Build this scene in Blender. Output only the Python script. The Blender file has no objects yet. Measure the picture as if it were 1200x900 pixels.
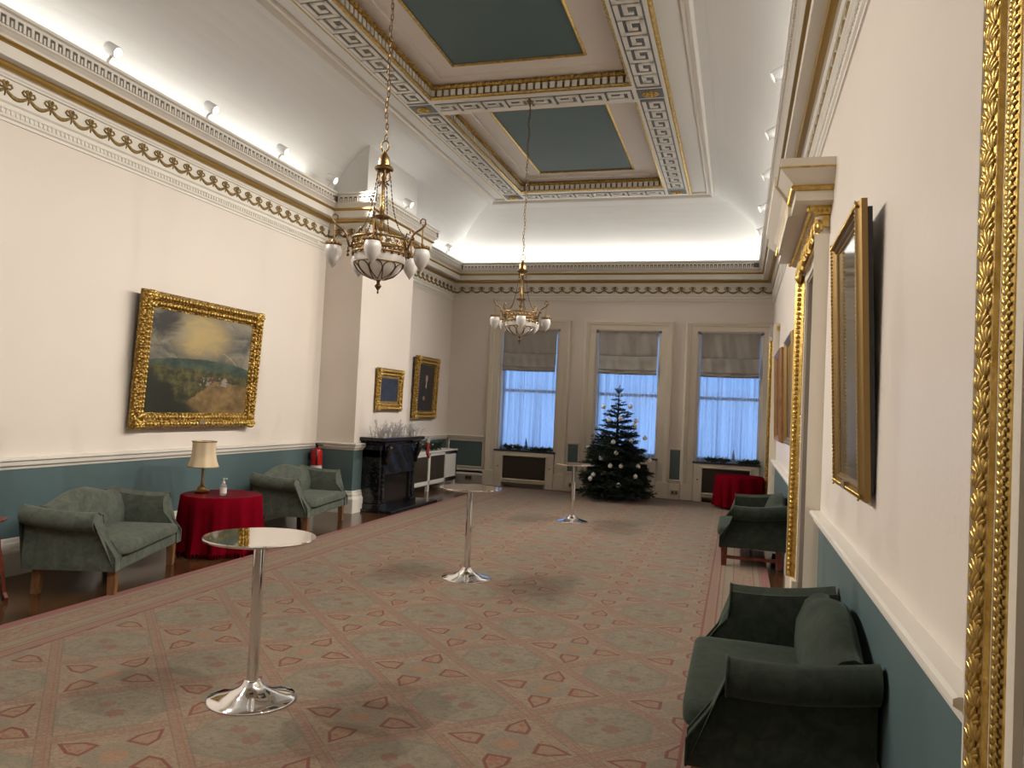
import bpy, bmesh, math, random
from mathutils import Vector, Matrix
random.seed(7)
C = bpy.context.scene.collection
PI = math.pi

# ------------------------------------------------------------------ camera, world, lights, exposure
CAM_H, F_PX, YAW, PITCH, ROLL = 1.65, 901.0, 0.28792, 0.03026, 0.04648
cam_d = bpy.data.cameras.new('camera'); cam = bpy.data.objects.new('camera', cam_d); C.objects.link(cam)
cam_d.sensor_width = 36; cam_d.lens = F_PX*36/1200; cam_d.clip_start = .02; cam_d.clip_end = 200
Fw = Vector((-math.sin(YAW), math.cos(YAW), 0)); Rt = Vector((math.cos(YAW), math.sin(YAW), 0)); Up = Vector((0, 0, 1))
F2 = Fw*math.cos(PITCH) + Up*math.sin(PITCH); U2 = Up*math.cos(PITCH) - Fw*math.sin(PITCH)
R3 = Rt*math.cos(ROLL) + U2*math.sin(ROLL); U3 = U2*math.cos(ROLL) - Rt*math.sin(ROLL)
M = Matrix((R3, U3, -F2)).transposed().to_4x4(); M.translation = (0, 0, CAM_H)
cam.matrix_world = M
bpy.context.scene.camera = cam
vs = bpy.context.scene.view_settings
vs.view_transform = 'Standard'; vs.look = 'None'; vs.gamma = 1; vs.use_curve_mapping = False
vs.exposure = 0.0

XL, XR, YF, YB = -5.99, .58, 15.44, -.9
XC = -2.72
BX, BY0, BY1 = -5.37, 10.15, 11.95            # chimney breast front and its two sides
SPOT_W, STRIP_W, SKY = 288.0, 1.45, 1.6
WARM = (1.0, .925, .82); NEUT = (1.0, .985, .94)

w = bpy.data.worlds.new('dusk_sky'); bpy.context.scene.world = w; w.use_nodes = True
wn = w.node_tree; bg = wn.nodes['Background']
tc = wn.nodes.new('ShaderNodeTexCoord'); sp = wn.nodes.new('ShaderNodeSeparateXYZ'); cr = wn.nodes.new('ShaderNodeValToRGB')
wn.links.new(tc.outputs['Generated'], sp.inputs[0]); wn.links.new(sp.outputs['Z'], cr.inputs[0])
cr.color_ramp.elements[0].position = 0; cr.color_ramp.elements[0].color = (.26, .48, .95, 1)
cr.color_ramp.elements[1].position = 1; cr.color_ramp.elements[1].color = (.16, .36, .85, 1)
wn.links.new(cr.outputs[0], bg.inputs[0]); bg.inputs[1].default_value = SKY

def strip(loc, sx, sy, name, watts):          # LED strip lying on top of the cornice, shining up into the cove
    l = bpy.data.lights.new(name, 'AREA'); l.shape = 'RECTANGLE'; l.size = sx; l.size_y = sy
    l.energy = watts; l.color = NEUT
    o = bpy.data.objects.new(name, l); C.objects.link(o); o.location = loc; o.rotation_euler = (PI, 0, 0)
    return o
ZT = 4.66
strip((XL+.17, (YB+BY0)/2-.25, ZT), .05, BY0-YB-1.1, 'cove_light', STRIP_W*(BY0-YB))
strip((XL+.17, (BY1+YF)/2+.15, ZT), .05, YF-BY1-.9, 'cove_light', STRIP_W*(YF-BY1))
strip((BX+.15, (BY0+BY1)/2, ZT), .05, BY1-BY0, 'cove_light', STRIP_W*(BY1-BY0))
strip(((XL+XR)/2, YF-.17, ZT), XR-XL-.4, .05, 'cove_light', STRIP_W*2.6*(XR-XL))
strip((XR-.17, (YB+YF)/2, ZT), .05, YF-YB-.4, 'cove_light', STRIP_W*1.45*(YF-YB))
strip(((XL+XR)/2, YB+.17, ZT), XR-XL-.4, .05, 'cove_light', STRIP_W*(XR-XL))

# ------------------------------------------------------------------ node helpers
class N:
    def __init__(s, tree, sock): s.t, s.s = tree, sock
    def op(s, o, *a):
        n = s.t.nodes.new('ShaderNodeMath'); n.operation = o
        for i, v in enumerate((s,)+a):
            if isinstance(v, N): s.t.links.new(v.s, n.inputs[i])
            else: n.inputs[i].default_value = v
        return N(s.t, n.outputs[0])
    def __add__(s, b): return s.op('ADD', b)
    __radd__ = __add__
    def __sub__(s, b): return s.op('SUBTRACT', b)
    def __rsub__(s, b): return s.op('MULTIPLY', -1.0).op('ADD', b)
    def __mul__(s, b): return s.op('MULTIPLY', b)
    __rmul__ = __mul__
    def __truediv__(s, b): return s.op('DIVIDE', b)
    def abs(s): return s.op('ABSOLUTE')
    def lt(s, b): return s.op('LESS_THAN', b)
    def gt(s, b): return s.op('GREATER_THAN', b)
    def max(s, b): return s.op('MAXIMUM', b)
    def min(s, b): return s.op('MINIMUM', b)
    def wrap(s, p): return (s/p + .5).op('FRACT')*p - p*.5
    def sq(s): return s*s
    def band(s, c, hw): return (s - c).abs().lt(hw)
    def smooth(s, a, b):
        n = s.t.nodes.new('ShaderNodeMapRange'); n.interpolation_type = 'SMOOTHSTEP'
        s.t.links.new(s.s, n.inputs[0]); n.inputs[1].default_value = a; n.inputs[2].default_value = b
        return N(s.t, n.outputs[0])
def coords(t, kind='Object'):
    tc = t.nodes.new('ShaderNodeTexCoord'); sp = t.nodes.new('ShaderNodeSeparateXYZ')
    t.links.new(tc.outputs[kind], sp.inputs[0])
    return N(t, sp.outputs[0]), N(t, sp.outputs[1]), N(t, sp.outputs[2]), tc.outputs[kind]
def noise(t, vec, scale, detail=3, rough=.5, dist=0):
    n = t.nodes.new('ShaderNodeTexNoise'); n.inputs['Scale'].default_value = scale
    n.inputs['Detail'].default_value = detail; n.inputs['Roughness'].default_value = rough; n.inputs['Distortion'].default_value = dist
    if vec is not None: t.links.new(vec, n.inputs['Vector'])
    return N(t, n.outputs[0])
def mix(t, fac, a, b):
    n = t.nodes.new('ShaderNodeMix'); n.data_type = 'RGBA'
    for i, v in ((0, fac), (6, a), (7, b)):
        if isinstance(v, N): t.links.new(v.s, n.inputs[i])
        elif isinstance(v, bpy.types.NodeSocket): t.links.new(v, n.inputs[i])
        elif i == 0: n.inputs[0].default_value = v
        else: n.inputs[i].default_value = (*v, 1)
    return n.outputs[2]
def scaled(t, vec, s):
    n = t.nodes.new('ShaderNodeMapping'); n.inputs['Scale'].default_value = s; t.links.new(vec, n.inputs[0]); return n.outputs[0]
def bump(t, b, h, strength, dist=.01):
    n = t.nodes.new('ShaderNodeBump'); n.inputs['Strength'].default_value = strength; n.inputs['Distance'].default_value = dist
    t.links.new(h.s if isinstance(h, N) else h, n.inputs['Height']); t.links.new(n.outputs[0], b.inputs['Normal'])
MATS = {}
def mat(name, col=(.5, .5, .5), rough=.5, metal=0, fn=None, **kw):
    m = bpy.data.materials.new(name); m.use_nodes = True; t = m.node_tree; b = t.nodes['Principled BSDF']
    b.inputs['Base Color'].default_value = (*col, 1); b.inputs['Roughness'].default_value = rough; b.inputs['Metallic'].default_value = metal
    for k, v in kw.items(): b.inputs[k.replace('_', ' ')].default_value = v
    if fn: fn(t, b)
    MATS[name] = m; return m
def base(t, b, col): t.links.new(col, b.inputs['Base Color'])
def mottle(c1, c2, scale, bmp=0, bscale=None, detail=4):
    def f(t, b):
        x, y, z, v = coords(t); n = noise(t, v, scale, detail)
        base(t, b, mix(t, n.smooth(.35, .65), c1, c2))
        if bmp: bump(t, b, noise(t, v, bscale or scale*4, 3), bmp)
    return f

mat('wall_paint', rough=.55, fn=mottle((.74, .675, .615), (.72, .655, .595), .7, .08, 60))
mat('wall_silk', rough=.42, fn=lambda t, b: mottle((.74, .675, .615), (.72, .655, .595), .8, .10, 30)(t, b))
mat('trim_white', (.74, .71, .65), .42)
mat('trim_cream', (.70, .64, .54), .4)
mat('ceiling_white', rough=.7, fn=mottle((.75, .745, .725), (.73, .725, .705), .5))
mat('coffer_cream', (.72, .67, .62), .6)
mat('teal_paint', rough=.5, fn=mottle((.088, .140, .148), (.080, .128, .136), 1.2, .06, 60))
mat('teal_panel', rough=.6, fn=mottle((.090, .14, .145), (.080, .128, .132), .8))
mat('slate', (.15, .165, .165), .6)
mat('fret_dark', (.13, .12, .105), .6)
def goldf(t, b):
    x, y, z, v = coords(t); n = noise(t, v, 22, 4)
    base(t, b, mix(t, n.smooth(.3, .7), (.46, .295, .065), (.68, .48, .16))); bump(t, b, noise(t, v, 60, 3), .25)
mat('gold', rough=.33, metal=.9, fn=goldf)
def gold_carved(t, b):
    x, y, z, v = coords(t)
    vo = t.nodes.new('ShaderNodeTexVoronoi'); vo.inputs['Scale'].default_value = 38; t.links.new(v, vo.inputs['Vector'])
    h = N(t, vo.outputs['Distance']); n = noise(t, v, 20, 4)
    base(t, b, mix(t, (h + n*.5).smooth(.3, .9), (.66, .45, .13), (.24, .135, .028)))
    bump(t, b, (1 - h) + n*.6, .9, .02)
mat('gold_carved', rough=.36, metal=.85, fn=gold_carved)
mat('gilt_bronze', (.42, .27, .075), .38, .8)
mat('gold_dull', rough=.5, metal=.5, fn=mottle((.33, .23, .09), (.22, .15, .055), 25))
mat('brass', (.27, .17, .07), .34, 1)
mat('bronze', (.15, .09, .045), .4, .9)
mat('chrome', (.86, .86, .87), .06, 1)
mat('mirror_top', (.80, .79, .77), .025, 1)
mat('steel_dark', (.06, .06, .06), .5, .6)
def velvet(c1, c2):
    def f(t, b):
        x, y, z, v = coords(t); n = noise(t, v, 13, 5, .65, .8)
        base(t, b, mix(t, n.smooth(.3, .72), c1, c2)); bump(t, b, noise(t, v, 160, 2), .12, .004)  # random nap mottle; its lighter tone also paints crushed velvet highlights
        b.inputs['Sheen Weight'].default_value = .20; b.inputs['Sheen Roughness'].default_value = .35
        b.inputs['Sheen Tint'].default_value = (.40, .55, .42, 1)
    return f
mat('velvet', rough=.85, fn=velvet((.060, .074, .060), (.115, .130, .105)))
mat('velvet_shaded', rough=.9, fn=velvet((.010, .018, .011), (.026, .038, .025)))  # same green velvet, shade of the door-side settees put into the colour
def wood(c1, c2, sc):
    def f(t, b):
        x, y, z, v = coords(t); n = noise(t, scaled(t, v, sc), 6, 4, .6, 1.2)
        base(t, b, mix(t, n.smooth(.3, .7), c1, c2))
    return f
mat('leg_wood', rough=.35, fn=wood((.16, .075, .03), (.24, .12, .05), (3, 3, .6)))
mat('mahogany', rough=.3, fn=wood((.10, .018, .010), (.17, .035, .018), (3, 3, .8)))
mat('frame_wood', rough=.4, fn=wood((.20, .09, .025), (.30, .15, .05), (3, 3, .8)))
def parquet(t, b):
    x, y, z, v = coords(t)
    a = (x + y)*.7071; c = (x - y)*.7071
    cell = ((a/.30).op('FLOOR') + (c/.30).op('FLOOR')).op('MODULO', 2.0).abs()
    u = a*cell + c*(1 - cell)
    st = (u/.06).op('FLOOR'); tone = (st*12.9898 + (a/.30).op('FLOOR')*7.1 + (c/.30).op('FLOOR')*3.3).op('SINE')*.5 + .5
    gap = (u/.06).op('FRACT').lt(.05)
    n = noise(t, scaled(t, v, (1, 1, 1)), 14, 4)
    col = mix(t, (tone*.6 + n*.4), (.045, .020, .009), (.105, .050, .020))
    base(t, b, mix(t, gap, col, (.02, .01, .005))); bump(t, b, gap*-1.0 + n*.2, .12, .002)
mat('parquet', rough=.16, fn=parquet)
def carpet(t, b):
    x, y, z, v = coords(t)
    P = .8
    px = (x + .62); py = (y - 4.06)
    u = px.wrap(P); q = py.wrap(P)                       # about a medallion
    u2 = (px + .4).wrap(P); q2 = (py + .4).wrap(P)       # about a flower
    n = noise(t, v, 9, 4, .6); nf = noise(t, v, 55, 3, .7); nn = noise(t, v, 26, 4, .65)
    wob = (nf - .5)*.025
    r = (u.sq() + q.sq()).op('SQRT') + wob
    octo = u.abs().max(q.abs()).max((u.abs() + q.abs())*.7071*1.0) + wob*.6
    r2 = (u2.sq() + q2.sq()).op('SQRT') + wob
    dia = (u.abs() + q.abs()) + wob*.5
    field = mix(t, n.smooth(.3, .7), (.205, .152, .110), (.240, .182, .132))
    field = mix(t, nf.smooth(.45, .6)*.5, field, (.135, .085, .060))
    # lattice of pink bands along the diamonds, with fine red edge lines
    d = (dia - .4).abs()
    field = mix(t, d.lt(.045)*.45, field, (.180, .118, .088))
    field = mix(t, ((d - .045).abs()).lt(.005)*.55, field, (.11, .060, .045))
    hatch = ((u + q)*110.0).op('SINE').max(((u - q)*110.0).op('SINE')).gt(.75)*d.lt(.035)*.4
    field = mix(t, hatch, field, (.20, .06, .04))
    # medallion
    med = octo.lt(.243)
    field = mix(t, med*.75, field, mix(t, n.smooth(.3, .7), (.150, .135, .098), (.185, .165, .120)))
    field = mix(t, ((octo - .243).abs()).lt(.013)*.55, field, (.125, .115, .086))
    speck = (nn.gt(.57)*octo.lt(.22))*.7
    field = mix(t, speck, field, (.115, .105, .072))
    fl = (((u - .05).sq() + (q + .03).sq()).op('SQRT') + (nf - .5)*.09).lt(.048)
    fl2 = (((u + .07).sq() + (q - .05).sq()).op('SQRT') + (nf - .5)*.09).lt(.040)
    field = mix(t, fl.max(fl2)*.75, field, (.165, .075, .055))
    # round flower with an orange heart
    field = mix(t, r2.lt(.155)*.6, field, (.155, .138, .102))
    field = mix(t, ((r2 - .15).abs()).lt(.012)*.35, field, (.24, .20, .13))
    field = mix(t, r2.lt(.062)*.6, field, (.26, .140, .085))
    spk = noise(t, scaled(t, v, (1.0, 2.6, 1.0)), 34, 4, .75)
    field = mix(t, spk.gt(.60)*.55, field, (.11, .075, .052))
    field = mix(t, spk.lt(.40)*.35, field, (.27, .215, .160))
    # four red kites round each flower
    au, aq = u2.abs(), q2.abs()
    lng = au.max(aq); sht = au.min(aq)
    l_ = (lng - .135)/.185
    kite = sht/.062 + (l_ - .42).max(0.0)/.58 + wob*3.0 + l_.lt(0.0)*5.0
    field = mix(t, kite.lt(1.0)*.7, field, (.205, .14, .095))
    field = mix(t, (kite.band(.86, .15).max(l_.band(.05, .055)*kite.lt(1.0)))*.9, field, (.135, .040, .029))
    field = mix(t, (kite.lt(.6)*nn.gt(.55))*.6, field, (.20, .06, .04))
    # border on the two long sides
    xa = (x + 2.195).abs()                                # half width 2.555
    yb = ((y - 7.4).abs() - 5.25)                          # short ends
    e = xa.max(yb)
    bd = e.gt(1.975)
    along = mix(t, xa.gt(yb), N_to(t, x), N_to(t, y))
    bor = mix(t, n.smooth(.3, .7), (.185, .135, .098), (.215, .160, .112))
    vv = noise(t, scaled(t, v, (3, 1, 1)), 14, 4, .7)
    bor = mix(t, (vv.gt(.56)*e.band(2.30, .08))*.75, bor, (.19, .055, .04))
    for cc, hw, col, am in ((1.985, .010, (.15, .045, .035), .9), (2.03, .028, (.20, .115, .088), .8), (2.075, .008, (.15, .045, .035), .85),
                            (2.115, .006, (.12, .10, .075), .8), (2.17, .03, (.20, .17, .115), .6), (2.205, .006, (.15, .05, .035), .8),
                            (2.40, .007, (.16, .06, .045), .8), (2.435, .02, (.20, .165, .11), .6), (2.46, .006, (.14, .06, .05), .8),
                            (2.52, .05, (.20, .075, .068), .95)):
        bor = mix(t, e.band(cc, hw)*am, bor, col)
    col = mix(t, bd, field, bor)
    fine = noise(t, v, 220, 2)
    hsv = t.nodes.new('ShaderNodeHueSaturation'); t.links.new(col, hsv.inputs['Color'])
    hsv.inputs['Saturation'].default_value = 1.14; t.links.new((fine*.85 + .69).s, hsv.inputs['Value']); base(t, b, hsv.outputs[0])
    bump(t, b, fine, .35, .006)
    b.inputs['Sheen Weight'].default_value = .15
def N_to(t, x): return x
mat('carpet', rough=.95, fn=carpet)
def marble(t, b):
    x, y, z, v = coords(t); n = noise(t, v, 5, 8, .65, 2.0)
    base(t, b, mix(t, n.band(.5, .006)*.6, (.007, .007, .009), (.12, .11, .10)))
mat('black_marble', rough=.14, fn=marble)
mat('black_sheet', (.006, .007, .010), .22, fn=lambda t, b: bump(t, b, noise(t, scaled(t, coords(t)[3], (1, .6, 2)), 9, 3, .5, 1.5), .6, .03))
mat('black_board', (.005, .005, .006), .2)
def clothf(c1, c2):
    def f(t, b):
        x, y, z, v = coords(t); base(t, b, mix(t, noise(t, v, 9, 3), c1, c2)); bump(t, b, noise(t, v, 220, 2), .1, .003)
    return f
mat('red_cloth', rough=.95, Specular_IOR_Level=.0, fn=clothf((.135, .002, .008), (.18, .003, .012)))
mat('grey_blind', rough=.85, fn=clothf((.36, .345, .325), (.40, .385, .36)))
mat('red_velvet', (.24, .006, .012), .8)
mat('extinguisher_red', (.50, .010, .012), .3)
mat('white_plastic', (.75, .74, .72), .4)
mat('black_plastic', (.01, .01, .01), .4)
mat('silver_glitter', (.60, .60, .62), .35, .7)
mat('white_bauble', (.88, .86, .83), .5)
mat('gold_bauble', (.6, .4, .15), .25, .9)
mat('bark', (.035, .022, .014), .9)
mat('needle', rough=.7, fn=mottle((.006, .016, .009), (.014, .030, .016), 9))
mat('needle_light', rough=.7, fn=mottle((.012, .035, .016), (.03, .06, .028), 14))
mat('snowy_needle', rough=.7, fn=mottle((.20, .25, .22), (.45, .48, .45), 30))
mat('window_paint', (.70, .67, .62), .4)
def sheer(t, b):
    out = t.nodes['Material Output']; t.nodes.remove(b)
    x, y, z, v = coords(t)
    f = noise(t, scaled(t, v, (1, 1, .03)), 13, 3)
    tr = t.nodes.new('ShaderNodeBsdfTransparent'); tl = t.nodes.new('ShaderNodeBsdfTranslucent'); df = t.nodes.new('ShaderNodeBsdfDiffuse')
    for n in (tl, df): n.inputs[0].default_value = (.80, .82, .86, 1)
    m1 = t.nodes.new('ShaderNodeMixShader'); m1.inputs[0].default_value = .35
    t.links.new(tl.outputs[0], m1.inputs[1]); t.links.new(df.outputs[0], m1.inputs[2])
    m2 = t.nodes.new('ShaderNodeMixShader'); t.links.new((f*1.5 - .12).s, m2.inputs[0])
    t.links.new(tr.outputs[0], m2.inputs[1]); t.links.new(m1.outputs[0], m2.inputs[2]); t.links.new(m2.outputs[0], out.inputs[0])
mat('sheer', fn=sheer)
def glassf(t, b):
    out = t.nodes['Material Output']; t.nodes.remove(b)
    tr = t.nodes.new('ShaderNodeBsdfTransparent'); gl = t.nodes.new('ShaderNodeBsdfGlossy'); gl.inputs['Roughness'].default_value = .02
    m = t.nodes.new('ShaderNodeMixShader'); m.inputs[0].default_value = .08
    t.links.new(tr.outputs[0], m.inputs[1]); t.links.new(gl.outputs[0], m.inputs[2]); t.links.new(m.outputs[0], out.inputs[0])
mat('pane_glass', fn=glassf)
mat('clear_plastic', (.9, .92, .93), .1, Transmission_Weight=.8)
mat('frosted_glass', rough=.35, fn=lambda t, b: (base(t, b, mix(t, noise(t, coords(t)[3], 22, 2), (.62, .59, .56), (.74, .71, .68))),
    b.inputs['Transmission Weight'].__setattr__('default_value', .25)))
def shade_f(t, b):
    x, y, z, v = coords(t); ang = y.op('ARCTAN2', x)
    pl = (ang*8.0).op('SINE')
    base(t, b, mix(t, pl*.5 + .5, (.66, .53, .35), (.72, .60, .42)))
mat('lampshade', rough=.8, fn=shade_f)
def lens_f(t, b):
    b.inputs['Emission Color'].default_value = (1, .93, .8, 1); b.inputs['Emission Strength'].default_value = 3
mat('lens', (1, 1, 1), .3, fn=lens_f)
def mesh_f(t, b):
    x, y, z, v = coords(t); s = 110.0
    h = x + y
    g = ((h + z)*s).op('SINE').abs().max(((h - z)*s).op('SINE').abs())
    base(t, b, mix(t, g.gt(.93), (.010, .007, .005), (.075, .055, .035)))
mat('lattice', rough=.5, fn=mesh_f)
mat('door_paint', (.30, .26, .22), .45)
mat('reveal_paint', (.36, .32, .28), .45)
mat('frame_gold', (.26, .165, .06), .38, .7)
mat('brass_plate', (.40, .33, .22), .35, .6)

# ------------------------------------------------------------------ mesh helpers
class MB:
    def __init__(s): s.v, s.f = [], []
    def add(s, v, f):
        o = len(s.v); s.v += [tuple(p) for p in v]; s.f += [tuple(i+o for i in q) for q in f]; return s
    def box(s, x0, x1, y0, y1, z0, z1):
        return s.add([(x0, y0, z0), (x1, y0, z0), (x1, y1, z0), (x0, y1, z0), (x0, y0, z1), (x1, y0, z1), (x1, y1, z1), (x0, y1, z1)],
                     [(0, 3, 2, 1), (4, 5, 6, 7), (0, 1, 5, 4), (1, 2, 6, 5), (2, 3, 7, 6), (3, 0, 4, 7)])
    def loft(s, rings, closed=True, cap=True):
        n = len(rings[0]); v = [p for r in rings for p in r]; f = []
        for i in range(len(rings)-1):
            for j in range(n if closed else n-1):
                k = (j+1) % n; f.append((i*n+j, i*n+k, (i+1)*n+k, (i+1)*n+j))
        if cap and closed: f.append(tuple(range(n-1, -1, -1))); f.append(tuple((len(rings)-1)*n+j for j in range(n)))
        return s.add(v, f)
    def lathe(s, prof, n=24, c=(0, 0, 0), cap=True):
        rings = [[(c[0]+r*math.cos(2*PI*j/n), c[1]+r*math.sin(2*PI*j/n), c[2]+z) for j in range(n)] for r, z in prof]
        return s.loft(rings, True, cap)
    def tube(s, pts, r, n=6, closed=False):
        pts = [Vector(p) for p in pts]; rings = []; m = len(pts); prev = None
        for i, p in enumerate(pts):
            a = pts[(i-1) % m] if closed or i > 0 else p; b = pts[(i+1) % m] if closed or i < m-1 else p
            d = (b-a).normalized()
            if prev is None:
                u = d.orthogonal().normalized()
            else:
                u = (prev - d*prev.dot(d)); u = u.normalized() if u.length > 1e-6 else d.orthogonal().normalized()
            prev = u; w2 = d.cross(u); rr = r[i] if isinstance(r, (list, tuple)) else r
            rings.append([p + u*(rr*math.cos(2*PI*j/n)) + w2*(rr*math.sin(2*PI*j/n)) for j in range(n)])
        if closed: rings.append(rings[0])
        return s.loft(rings, True, not closed)
    def ball(s, c, rx, ry=None, rz=None, n=8, m=5):
        ry = ry or rx; rz = rz or rx; rings = []
        for i in range(m+1):
            a = -PI/2 + PI*i/m; q = max(.03, math.cos(a))
            rings.append([(c[0]+rx*q*math.cos(2*PI*j/n), c[1]+ry*q*math.sin(2*PI*j/n), c[2]+rz*math.sin(a)) for j in range(n)])
        return s.loft(rings)
    def sweep(s, path, prof, closed=False):   # path: 2D plan points, room to the right of travel; prof: (projection, z)
        n = len(path); P = [Vector(p) for p in path]; off = []
        for i in range(n):
            ns = []
            if closed or i > 0: d = (P[i]-P[i-1]).normalized(); ns.append(Vector((d.y, -d.x)))
            if closed or i < n-1: d = (P[(i+1) % n]-P[i]).normalized(); ns.append(Vector((d.y, -d.x)))
            off.append(ns[0] if len(ns) == 1 else (ns[0]+ns[1])/(1+ns[0].dot(ns[1])))
        rings = [[(P[i].x+off[i].x*a, P[i].y+off[i].y*a, z) for a, z in prof] for i in range(n)]
        if closed: rings.append(rings[0])
        return s.loft(rings, True, not closed)
    def rect_frame(s, x0, x1, z0, z1, prof, y=0):   # mitred picture frame in the xz plane facing -y; prof: (inset, depth towards viewer)
        rings = []
        for cx, cz, sx, sz in ((x0, z0, 1, 1), (x1, z0, -1, 1), (x1, z1, -1, -1), (x0, z1, 1, -1), (x0, z0, 1, 1)):
            rings.append([(cx+sx*a, y-d, cz+sz*a) for a, d in prof])
        return s.loft(rings, True, False)
    def mesh(s, name, bevel=0, seg=2, smooth=False):
        me = bpy.data.meshes.new(name); me.from_pydata(s.v, [], s.f)
        bm = bmesh.new(); bm.from_mesh(me)
        bmesh.ops.recalc_face_normals(bm, faces=bm.faces)
        if bevel:
            ed = [e for e in bm.edges if len(e.link_faces) == 2 and e.calc_face_angle(0) > .6]
            bmesh.ops.bevel(bm, geom=ed, offset=bevel, segments=seg, profile=.5, affect='EDGES')
        bm.to_mesh(me); bm.free()
        if smooth:
            for p in me.polygons: p.use_smooth = True
            if smooth is not True:
                try: me.set_sharp_from_angle(angle=smooth)
                except Exception: pass
        return me
    def build(s, name, m, parent=None, bevel=0, seg=2, smooth=False, loc=None, rot=None):
        me = s.mesh(name, bevel, seg, smooth)
        return obj(name, me, m, parent, loc, rot)
def obj(name, me, m, parent=None, loc=None, rot=None, scale=None):
    o = bpy.data.objects.new(name, me); C.objects.link(o)
    if m and len(me.materials) == 0: me.materials.append(MATS[m])
    if parent: o.parent = parent
    if loc: o.location = loc
    if rot: o.rotation_euler = rot
    if scale: o.scale = scale
    return o
def empty(name, loc=(0, 0, 0), rz=0, rx=0):
    o = bpy.data.objects.new(name, None); C.objects.link(o); o.location = loc; o.rotation_euler = (rx, 0, rz); o.empty_display_size = .1; return o
def tag(o, label=None, cat=None, group=None, kind=None):
    for k, v in (('label', label), ('category', cat), ('group', group), ('kind', kind)):
        if v: o[k] = v
    return o
def struct(o): o['kind'] = 'structure'; return o
def stuff(o): o['kind'] = 'stuff'; return o
def copy_tree(o, parent=None):
    c = o.copy(); C.objects.link(c); c.parent = parent
    for ch in [x for x in bpy.data.objects if x.parent == o]: copy_tree(ch, c)
    return c
S30 = math.radians(35)

# ------------------------------------------------------------------ the room shell
struct(MB().box(XL-.4, XR+.8, YB-.3, YF+.5, -.2, 0).build('floor', 'parquet'))
cp = MB().box(-4.75, .36, YB+.15, 15.2, 0.0, .012).build('carpet', 'carpet')
tag(cp, 'large faded pink and sage patterned carpet with medallions and red bordered edge', 'carpet')

wl = MB().box(XL-.3, XL, YB-.3, YF+.45, 0, 4.62)
struct(MB().box(XL, BX, BY0, BY1, 0, 4.62).build('wall_chimney_breast', 'wall_paint'))
wall_left = struct(wl.build('wall_left', 'wall_paint'))
struct(MB().box(XL-.3, XR+.8, YB-.3, YB, 0, 4.62).build('wall_back', 'wall_paint'))
WIN = [(-4.87, -3.59), (-2.83, -1.52), (-.81, .42)]
wf = MB(); xs = [XL] + [v for q in WIN for v in q] + [XR+.3]
for i in range(0, 8, 2): wf.box(xs[i], xs[i+1], YF, YF+.4, 0, 4.62)
for a, b in WIN: wf.box(a, b, YF, YF+.4, 3.30, 4.62); wf.box(a, b, YF+.205, YF+.4, 0, .735)
wall_far = struct(wf.build('wall_far', 'wall_paint'))
DOORS = [(.45, 1.83), (6.15, 7.62), (13.05, 14.25)]
wr = MB(); ys = [YB-.3] + [v for q in DOORS for v in q] + [YF+.45]
for i in range(0, 8, 2): wr.box(XR, XR+.35, ys[i], ys[i+1], 0, 4.62)
for a, b in DOORS: wr.box(XR, XR+.35, a, b, 2.95, 4.62)
wall_right = struct(wr.build('wall_right', 'wall_silk'))

PATH = [(XL, YB), (XL, BY0), (BX, BY0), (BX, BY1), (XL, BY1), (XL, YF), (XR, YF), (XR, YB)]

# cove: loops of the room rectangle, inset and rising
CZ0, CZ1, CW = 4.62, 5.70, 1.19
rings = []
for k in range(13):
    t_ = k/12; s_ = t_**1.5; h_ = (1-(1-s_)**1.45)**(1/1.45); d_ = s_*CW; z_ = CZ0+h_*(CZ1-CZ0)
    rings.append([(XL+d_, YB+d_, z_), (XR-d_, YB+d_, z_), (XR-d_, YF-d_, z_), (XL+d_, YF-d_, z_)])
ce = MB().loft(rings, True, False)
HX0, HX1 = 1.33, 1.72                              # fret band: inner and outer half width
ROWS = [.8, 5.15, 9.5, 13.85]; HB = .245
YC0, YC1 = YB+CW, YF-CW
ce.box(XL+CW, XC-HX1, YC0, YC1, 5.70, 5.95); ce.box(XC+HX1, XR-CW, YC0, YC1, 5.70, 5.95)
ce.box(XC-HX1, XC+HX1, ROWS[3]+HB, YC1, 5.70, 5.95); ce.box(XC-HX1, XC+HX1, YC0, ROWS[0]-HB, 5.70, 5.95)
ce.box(XL-.3, XR+.5, YB-.3, YF+.5, 6.1, 6.2)
ceiling = struct(ce.build('ceiling', 'ceiling_white'))
st = MB().box(BX-.6, BX, BY0, BY1, 4.60, 5.60).build('chimney_shoulder', 'ceiling_white', ceiling)
# moulding round the flat of the ceiling
tm = MB().sweep([(XL+CW-.04, YC0-.04), (XL+CW-.04, YC1+.04), (XR-CW+.04, YC1+.04), (XR-CW+.04, YC0-.04)],
    [(0, 5.72), (0, 5.64), (.03, 5.62), (.06, 5.64), (.085, 5.665), (.12, 5.67), (.135, 5.69), (.14, 5.72)], True)
struct(tm.build('trim_1', 'trim_white', smooth=S30))
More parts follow.
